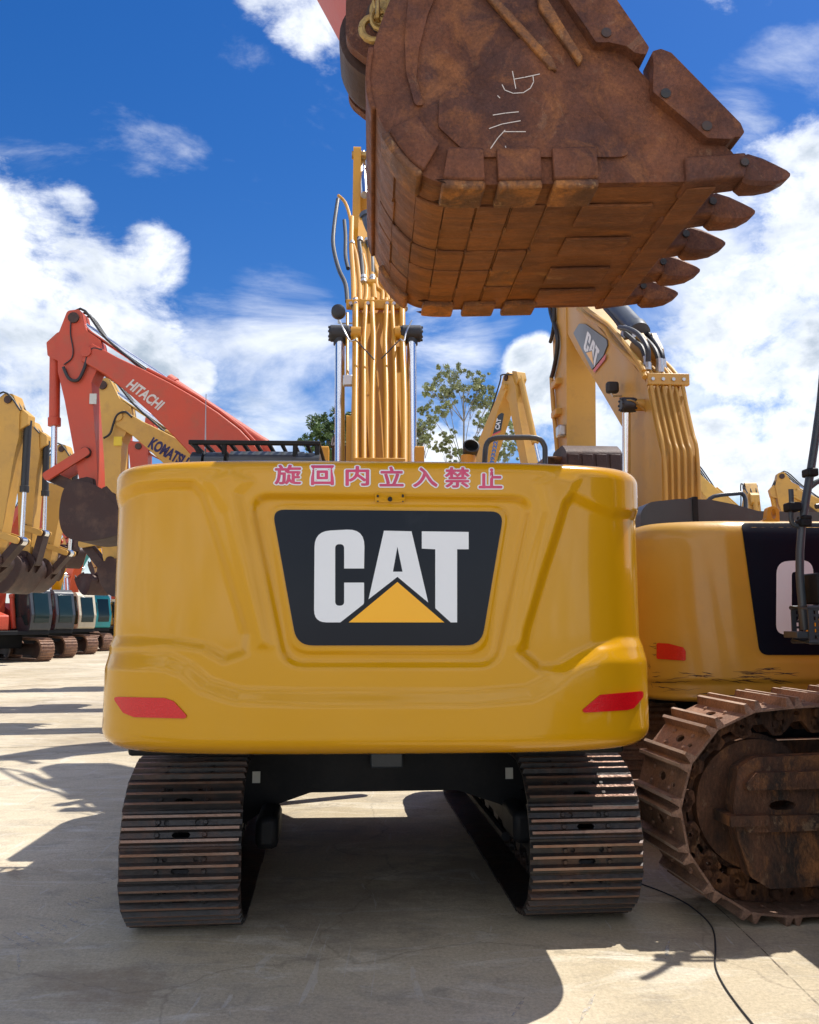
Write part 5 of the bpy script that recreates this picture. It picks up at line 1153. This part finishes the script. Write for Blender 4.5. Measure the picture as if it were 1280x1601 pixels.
for i in range(4):
    for j in range(3):
        x0 = bx0+.02+(bx1-bx0)*i/4; z1_ = zt2-.13-.34*j
        MB().hexa([(x0, yb-.006-.018*j, z1_-.27), (x0+(bx1-bx0)/4-.05, yb-.006-.018*j, z1_-.27), (x0+(bx1-bx0)/4-.05, yb+.01, z1_), (x0, yb+.01, z1_)], [(x0, yb-.05-.02*j, z1_-.27), (x0+(bx1-bx0)/4-.05, yb-.05-.02*j, z1_-.27), (x0+(bx1-bx0)/4-.05, yb-.03, z1_), (x0, yb-.03, z1_)]).build('wear_plate', M['bucket_dark'], bk2, bevel=.01)
MB().plate(fillet([(yb+.2, zt2-.1), (yb+1.3, zt2-.1), (py_+.2, pz_+.2), (py_-.2, pz_-.3)], .05), bx0-.25, bx0+.05).build('bucket_linkage', M['frame_rust'], X2, bevel=.02)
# left boom cylinder rod, its head, the work lamps
LX = LB-.20
r0, r1 = q2(979, 790, LX), q2(979, 642, LX)
MB().tube([r0, r1], .052, 20).build('cylinder_rod', M['chrome'], X2)
MB().tube([(r0[0], r0[1], 1.4), (r0[0], r0[1], r0[2]+.05)], .09, 18).build('boom_cylinder', M['yellow_old'], X2)
h0 = Vector(q2(981, 633, LX)); hm = MB(); hm.lathe(h0+Vector((-.09, 0, 0)), h0+Vector((1, 0, 0)), [(0, .07), (.02, .095), (.16, .095), (.18, .07)], 20)
for k in range(8): hm.cyl(h0+Vector((-.10, .078*math.cos(k*.785), .078*math.sin(k*.785))), h0+Vector((.1, .078*math.cos(k*.785), .078*math.sin(k*.785))), .015, n=6)
hm.build('rod_head', M['hose'], X2, smooth=30)
MB().cyl(h0, h0+Vector((.3, 0, 0)), .075, n=18).build('boom_pin', M['yellow_old'], X2)
MB().tube([h0+Vector((-.04, -.08, .04)), h0+Vector((.05, -.1, .02)), h0+Vector((.2, -.08, -.10)), h0+Vector((.32, -.05, -.2))], .010, 6, smooth=3).build('grease_line', M['brass'], X2)
c_ = Vector(q2(957, 606, LB-.14)); lm = MB(); lm.box(c_.x-.085, c_.x+.085, c_.y-.05, c_.y+.06, c_.z-.08, c_.z+.08); lm = lm.build('work_lamp', M['hose'], X2, bevel=.035, seg=3)
MB().tube([c_+Vector((-.02, 0, -.08)), c_+Vector((.0, 0, -.12)), c_+Vector((.16, .05, -.10)), c_+Vector((.22, .1, 0))], .012, 8).build('lamp_bracket', M['steel_tube'], lm)

# ------------------------------------------------------------------ machines further off
def far_machine(label, mats, loc, yaw, tip=None, top=None, pin=None, local=None, foot=(.35, 1.9), group=None, cabm='plastic', with_body=True, **kw):
    R = Root('excavator', label, 'excavator', loc, yaw, group)
    if local: t0, t1, t2 = local
    else: t0, t1, t2 = R.LP(*tip, 0), R.LP(*top, 0), R.LP(*pin, 0)
    r = arm(R, foot, t0, t1, t2, mats, **kw)
    if with_body: body(R, mats, cabm)
    return (R,)+r
G_L = 'excavators standing beyond the middle one on the left'
# the big faded red one
loc_h = (-1.2, 15.6, 0)
RH, bH, sH, ptsH, SH = far_machine('faded red excavator on the left, tallest arm there, white maker name on its boom', 'orange', loc_h, 90,
    tip=(143, 557), top=(122, 503), pin=(145, 758), wb=.55, k=1.12, curl=2, bend=.10, bw=1.15, bs=.84, lko=(.20, .62), ido=.50, cyl='orange',
    stick_poly=None)
def on_side(R, px, py, lat): y, z = R.LP(px, py, lat); return Vector((lat, y, z))
def side_text(R, txt, a, b, h, lat, m_, par, bold=.03, shear=0.):
    """letters on the near side of an arm, from picture spot a to picture spot b along the baseline"""
    p, q = on_side(R, *a, lat), on_side(R, *b, lat); X = (q-p).normalized(); Y = Vector((0, -X.z, X.y)); Y = Y if Y.z > 0 else -Y
    t = lettering(txt, p, X, Y, (q-p).length, h, bold, shear); return t.build('maker_lettering', M[m_], par, smooth=0)
side_text(RH, 'HITACHI', (196, 605), (248, 643), .20, -.281, 'text_white', bH, .035, .15)
q0, q1 = on_side(RH, 141, 616, -.2), on_side(RH, 151, 632, -.2)
MB().box(-.226, -.2205+.02, min(q0.y, q1.y), max(q0.y, q1.y), q1.z, q0.z).build('sticker', M['label_white'], sH)
MB().tube([on_side(RH, a, b, -.25) for a, b in ((99, 574), (108, 592), (122, 594), (132, 575), (137, 556), (146, 545), (160, 548))], .03, 8, smooth=4).build('hydraulic_hose', M['hose'], sH)
MB().tube([on_side(RH, a, b, -.22) for a, b in ((112, 490), (110, 520), (114, 545), (112, 560), (100, 570))], .012, 6, smooth=4).build('hydraulic_hose', M['hose'], sH)
# the pale yellow one behind it
loc_k = (-1.6, 18.6, 0)
RK, bK, sK, _, _ = far_machine('pale yellow excavator just behind the faded red one, dark maker name on its boom', 'yellow_komatsu', loc_k, 88,
    tip=(192, 656), top=(166, 606), pin=(178, 878), wb=.55, k=1.1, curl=30, bend=.07, bw=1.1, bs=.66, cyl='yellow_komatsu')
side_text(RK, 'KOMATSU', (230, 699), (287, 732), .26, -.281, 'navy_text', bK, .05)
q0 = on_side(RK, 185, 683, -.2); MB().box(-.226, -.18, q0.y-.09, q0.y+.09, q0.z-.2, q0.z).build('sticker', M['label_yellow'], sK)
MB().tube([on_side(RK, a, b, -.3) for a, b in ((162, 685), (172, 678), (178, 660), (184, 648), (196, 644), (206, 652))], .025, 8, smooth=4).build('hydraulic_hose', M['hose'], sK)
far_machine('red excavator half hidden behind the pale yellow arm on the left', 'orange', (-1.9, 23.5, 0), 88, tip=(232, 672), top=(220, 700), pin=(226, 850), wb=.5, k=1., curl=20, bend=.02, bw=1.1, bs=.8, cyl='orange')
# three dusty yellow ones reaching in from the left edge
for (lab, Y, tp, to, pn, k, lk_) in (
    ('dusty yellow excavator at the left edge, tallest of the three yellow sticks', 21.5, (-12, 668), (20, 628), (-4, 862), 1.12, (.25, .55)),
    ('dusty yellow excavator at the left, the middle one of the three yellow sticks', 25.0, (34, 700), (50, 668), (44, 868), 1.12, (.55, .42)),
    ('dusty yellow excavator at the left, lowest of the three yellow sticks', 28.5, (84, 732), (101, 704), (76, 880), 1.12, (.34, .60))):
    yaw = -97; R0 = Root.__new__(Root)
    X_ = (to[0]-640)/F_PX*Y
    far_machine(lab, 'yellow_old', (X_-7.0, Y+.9, 0), yaw, tip=tp, top=to, pin=pn, wb=.55, k=k, curl=dict(a=50, b=30, c=46)['abc'[min(2, int(Y-21)//3)]], bend=.12, bw=1.2, bs=.95, lko=lk_, ido=lk_[0]+.15, cyl='hose', bmat='bucket_dark', group=None)
# the long row standing at an angle further back
row = [('red', 'orange', 'plastic', -12, 36.0), ('red', 'orange_bright', 'plastic', 34, 39.5), ('yellow', 'yellow', 'pale', 76, 43.5), ('red', 'orange_bright', 'teal', 108, 48.0), ('teal', 'teal', 'teal', 96, 53.0), ('yellow', 'yellow_old', 'pale', 158, 59.0), ('red', 'orange', 'plastic', 172, 66.0), ('teal', 'teal', 'plastic', 186, 73.0)]
words_ = ('faded red excavator at the left edge, first of the angled row in the back', 'bright red excavator with dark cab, second in the angled row at left', 'yellow excavator with a cream cab in the angled row at left', 'bright red excavator with a green cab in the angled row at left', 'blue-green excavator, its long boom slanting up behind the row at left', 'dusty yellow excavator with a pale cab deep in the angled row at left', 'faded red excavator far down the angled row at left', 'blue-green excavator with dark cab, last of the angled row at left')
for i, (nm, mt, cm, px, Y) in enumerate(row):
    X_ = (px-640)/F_PX*Y
    loc = ((2.4, 6.6), (2.2, 6.9), (2.9, 6.5), (2.4, 7.0), (6.0, 7.4), (2.6, 6.6), (3.0, 6.3), (2.4, 6.7))[i]
    l_ = (loc, (loc[0]+.6, loc[1]+.8), (loc[0]+1.9, loc[1]-(2.3, 1.9, 2.6, 2.1, 2.6, 2.2, 2.4, 2.)[i]))
    far_machine(words_[i], mt, (X_-.35, Y+1.0, 0), -127-i*1.2, local=l_, wb=.5, k=1., curl=30, bend=.16, bw=1.1, bs=.85, cyl=mt, cabm=cm, group=None, detail=i < 4)
# right side, beyond the second yellow excavator
R5, b5, s5, _, _ = far_machine('small dusty yellow excavator beyond, arm folded into a narrow peak with a blue number', 'yellow_old', (1.0, 29.5, 0), -156,
    tip=(799, 606), top=(800, 592), pin=(842, 800), wb=.5, k=1.02, curl=150, bend=.05, bw=1.1, bs=.8, cyl='yellow_old')
far_machine('yellow excavator far right, only its boom sloping down behind the black engine cover', 'yellow_komatsu', (13.0, 27.5, 0), 88, tip=(1075, 738), top=(1062, 720), pin=(1066, 850), wb=.5, k=1., curl=20, bend=.02, bw=1.1, bs=.8, cyl='yellow_komatsu')
far_machine('excavator seen end on far right, stubby yellow arm top with loose hoses', 'yellow_old', (12.3, 33.5, 0), 175, local=((3.2, 5.6), (3.4, 6.4), (3.8, 3.4)), wb=.55, k=1.0, curl=150, bend=.12, bw=1.1, bs=.8, cyl='yellow_old')
far_machine('dusty yellow excavator at the far right edge, tip of its tilted stick behind the handrail', 'yellow_old', (17.4, 29.0, 0), 80, tip=(1240, 772), top=(1220, 746), pin=(1248, 850), wb=.5, k=1., curl=120, bend=.1, bw=1.1, bs=.8, cyl='yellow_old')
# number and logo on the peaked arm
cs5 = 1 if (R5.i @ Vector((0, 0, CAM_H))).x > 0 else -1
l5 = cs5*.306
def flat5(poly, holes, nm, m_, par, k=1):
    return MB().sheet(poly, holes, lambda a, b: (l5+cs5*.004*k, *R5.LP(a, b, l5))).build(nm, M[m_], par, smooth=0)
pb = flat5(fillet([(778, 650), (784, 645), (788, 647), (783, 674), (777, 678), (770, 680)], [4, 3, 2, 0, 0, 0]), (), 'logo_panel', 'navy', b5)
flat5([(770, 679), (783, 673), (782, 676), (769, 682)], (), 'stripe', 'red_stripe', pb, 2)
def vtext(txt, a, b, upv, m_, nm, bold, par):
    """letters running from spot a to spot b with their tops towards upv (in the picture)"""
    v, f = text2d(txt, bold); x0 = min(p for p, q in v); x1 = max(p for p, q in v); y0 = min(q for p, q in v); y1 = max(q for p, q in v)
    vs = []
    for p, q in v:
        t = (p-x0)/(x1-x0); u = (q-y0)/(y1-y0); px = a[0]+(b[0]-a[0])*t+upv[0]*u; py = a[1]+(b[1]-a[1])*t+upv[1]*u
        vs.append((l5+cs5*.012, *R5.LP(px, py, l5)))
    mb = MB(); mb.add(vs, f); return mb.build(nm, M[m_], par, smooth=0)
vtext('CAT', (781, 672), (784, 655), (-7, -1), 'white', 'logo_lettering', .04, pb)
vtext('2893322', (771, 733), (779, 690), (-7, -1), 'blue_text', 'number_lettering', .05, b5)
# low shed on the horizon
sh = Root('shed', 'low blue-grey shed on the horizon at the far right', 'shed', (72, 165, 0), 0)
w_ = MB(); w_.box(-14, 14, -6, 6, 0, 15.5); w_.build('wall', M['shed'], sh); r_ = MB(); r_.hexa([(-14.6, -6.6, 15.5), (14.6, -6.6, 15.5), (14.6, 6.6, 15.5), (-14.6, 6.6, 15.5)], [(-14.6, -.1, 17.2), (14.6, -.1, 17.2), (14.6, .1, 17.2), (-14.6, .1, 17.2)]); r_.build('roof', M['shed'], sh)
for k in range(6): MB().box(-12+k*4.4, -9.6+k*4.4, -6.05, -6.001, 9, 12).build('window', M['glass'], sh)

# ------------------------------------------------------------------ trees
def leaf_cloud(rg, centres, n, size, flat=.6):
    mb = MB()
    for _ in range(n):
        c, r = rg.choice(centres); v = Vector((rg.gauss(0, 1), rg.gauss(0, 1), rg.gauss(0, .8))); v = v.normalized()*r*rg.random()**.45
        p = Vector(c)+v; s_ = size*rg.uniform(.6, 1.4); a = Vector((rg.gauss(0, 1), rg.gauss(0, 1), rg.gauss(-.3, 1))).normalized(); b = a.cross(Vector((rg.gauss(0, 1), rg.gauss(0, 1), rg.gauss(0, 1)))).normalized()
        mb.add([p-a*s_, p-b*s_*.35, p+a*s_, p+b*s_*.35], [(0, 1, 2, 3)])
    return mb
def tree(label, loc, trunk_pts, blobs_, n, leaf, size, rbase, cat='tree'):
    R = Root('tree', label, cat, loc); rg = random.Random(hash(label) % 1000 if False else len(label))
    tr = MB(); tr.tube(trunk_pts, [rbase, rbase*.3], 8, smooth=3)
    k0 = Vector(trunk_pts[len(trunk_pts)//2])
    for c, r in blobs_:
        c = Vector(c); j = min(range(len(trunk_pts)), key=lambda i: abs(trunk_pts[i][2]-(c.z-rg.uniform(2., 5.)))); s0 = Vector(trunk_pts[j])
        tr.tube([s0, s0.lerp(c, .5)+Vector((rg.uniform(-.3, .3), rg.uniform(-.3, .3), .1)), c], [rbase*.35, rbase*.08], 6, smooth=3)
        for _ in range(4):
            d = Vector((rg.gauss(0, 1), rg.gauss(0, 1), rg.gauss(0, 1))).normalized()*r*.8; m_ = s0.lerp(c, .7); tr.tube([m_, c+d], [rbase*.12, rbase*.04], 5)
    tr.build('trunk', M['bark'], R, smooth=60)
    cl = []
    for c, r in blobs_:
        r *= 1.25
        for _ in range(22):
            d = Vector((rg.gauss(0, 1), rg.gauss(0, 1), rg.gauss(0, 1))).normalized()*r*rg.uniform(.4, 1.35); cl.append((Vector(c)+d, r*rg.uniform(.12, .34)))
    leaf_cloud(rg, cl, n, size).build('crown', M[leaf], R, smooth=0)
def wpt(px, py, Y, o): r = ray(px, py); p = Vector((0, 0, CAM_H))+r*(Y/r.y); return tuple(p-Vector(o))
Y = 58; o = (2.9, Y, 0)
pp = lambda l: [(wpt(a, b, Y+dy, o), r) for a, b, r, dy in l]
tree('tall thin eucalyptus with open olive crown, left of the peaked yellow arm', o, [wpt(722, 960, Y, o), wpt(722, 800, Y, o), wpt(724, 730, Y, o), wpt(725, 660, Y, o), wpt(724, 610, Y, o)],
     pp([(688, 598, .75, 0), (708, 592, .7, .8), (672, 612, .5, -.5), (700, 618, .6, 1), (735, 600, .7, -.6), (752, 600, .55, .4), (765, 620, .6, 0), (740, 625, .7, .8), (690, 640, .45, 0), (775, 640, .55, .6), (755, 655, .5, -.5), (700, 685, .4, 0), (690, 700, .35, .3), (712, 712, .4, 0), (745, 690, .35, 0), (665, 640, .3, 0), (800, 670, .5, .5), (805, 700, .6, 0), (780, 712, .5, .2)]), 20000, 'leaf_olive', .10, .11)
o = (.9, 56, 0); Y = 56
tree('small olive-green tree beside the right boom cylinder rod', o, [wpt(655, 960, Y, o), wpt(656, 780, Y, o), wpt(658, 700, Y, o), wpt(662, 665, Y, o)],
     pp([(662, 668, .55, 0), (672, 662, .4, .4), (655, 684, .45, 0), (668, 690, .35, -.3), (646, 672, .5, 0), (640, 700, .5, 0)]), 2600, 'leaf_olive', .12, .13)
o = (-6.6, 66, 0); Y = 66
tree('dense green tree left of the left boom cylinder rod', o, [wpt(512, 965, Y, o), wpt(512, 800, Y, o), wpt(513, 730, Y, o), wpt(514, 690, Y, o)],
     pp([(500, 672, .9, 0), (515, 664, .9, .5), (530, 660, .8, 0), (492, 690, .9, 0), (512, 690, 1.1, -.5), (535, 688, 1.0, 0), (500, 715, 1.1, 0), (525, 715, 1.2, 0), (545, 705, .9, .4), (545, 670, .7, 0)]), 9000, 'leaf_green', .16, .25)

# ------------------------------------------------------------------ loose things on the ground
def gp(px, py, z=0.): r = ray(px, py); t = (z-CAM_H)/r.z; return Vector((r.x*t, r.y*t, z))
cb_ = MB(); cb_.tube([gp(a, b, .006) for a, b in ((985, 1376), (1003, 1382), (1040, 1396), (1072, 1412), (1098, 1432), (1114, 1452), (1118, 1480), (1118, 1510), (1130, 1538), (1152, 1570), (1180, 1605), (1215, 1650), (1235, 1720))], .0045, 8, smooth=6)
cb_.build('power_cable', M['hose'], None, label='thin black cable snaking over the concrete beside the right track', category='cable')

# ------------------------------------------------------------------ ground
g = MB(); g.add([(-900, -60, 0), (900, -60, 0), (900, 2500, 0), (-900, 2500, 0)], [(0, 1, 2, 3)])
g.build('ground', M['concrete'], None, smooth=0, kind='structure', label='pale weathered concrete yard')
jt = MB()
def jline(pts, w_):
    rg = random.Random(5)
    for a, b in zip(pts[:-1], pts[1:]):
        a, b = Vector(a), Vector(b); n = max(2, int((b-a).length/.25)); t = (b-a).normalized(); s_ = Vector((-t.y, t.x, 0)); L_ = []; 
        for i in range(n+1): p = a.lerp(b, i/n); L_.append((p+s_*w_*rg.uniform(.3, 1), p-s_*w_*rg.uniform(.3, 1)))
        v = [q for l in L_ for q in l]; jt.add([(q.x, q.y, .004) for q in v], [(2*i, 2*i+1, 2*i+3, 2*i+2) for i in range(n)])
jline([gp(-200, 1174), gp(90, 1167), gp(200, 1163), gp(640, 1150), gp(1300, 1130)], .022)
jline([gp(1100, 1400), gp(1140, 1436), gp(1200, 1494), gp(1256, 1548), gp(1350, 1640)], .005)
jt.build('paving_joint', M['joint'], None, smooth=0, kind='structure', label='dark dirty joint between concrete slabs')
sc_ = MB(); rg = random.Random(9)
def scrape(a, b, w_):
    a, b = gp(*a), gp(*b); n = 12; t = (b-a).normalized(); s_ = Vector((-t.y, t.x, 0)); v = []
    for i in range(n+1):
        p = a.lerp(b, i/n)+s_*rg.uniform(-.002, .002); k = w_*math.sin(math.pi*min(.95, max(.08, i/n)))*rg.uniform(.85, 1.1); v += [p+s_*k, p-s_*k]
    sc_.add([(q.x, q.y, .0035) for q in v], [(2*i, 2*i+1, 2*i+3, 2*i+2) for i in range(n)])
for i in range(6):
    x = 2+i*19; scrape((x, 1462-i*6), (x+44, 1486-i*7), .010+.006*(i % 2))
for i in range(5): scrape((100+i*9, 1410-i*3), (128+i*9, 1424-i*4), .009)
for i in range(4): scrape((150+i*10, 1385-i*6), (185+i*9, 1372-i*5), .008)
scrape((28, 1488), (30, 1520), .008); scrape((800, 1590), (820, 1560), .012); scrape((905, 1600), (930, 1555), .012); scrape((1040, 1500), (1046, 1470), .012)
sc_.build('ground_scrapes', M['scuff'], None, smooth=0, kind='structure', label='pale scrape marks on the concrete')
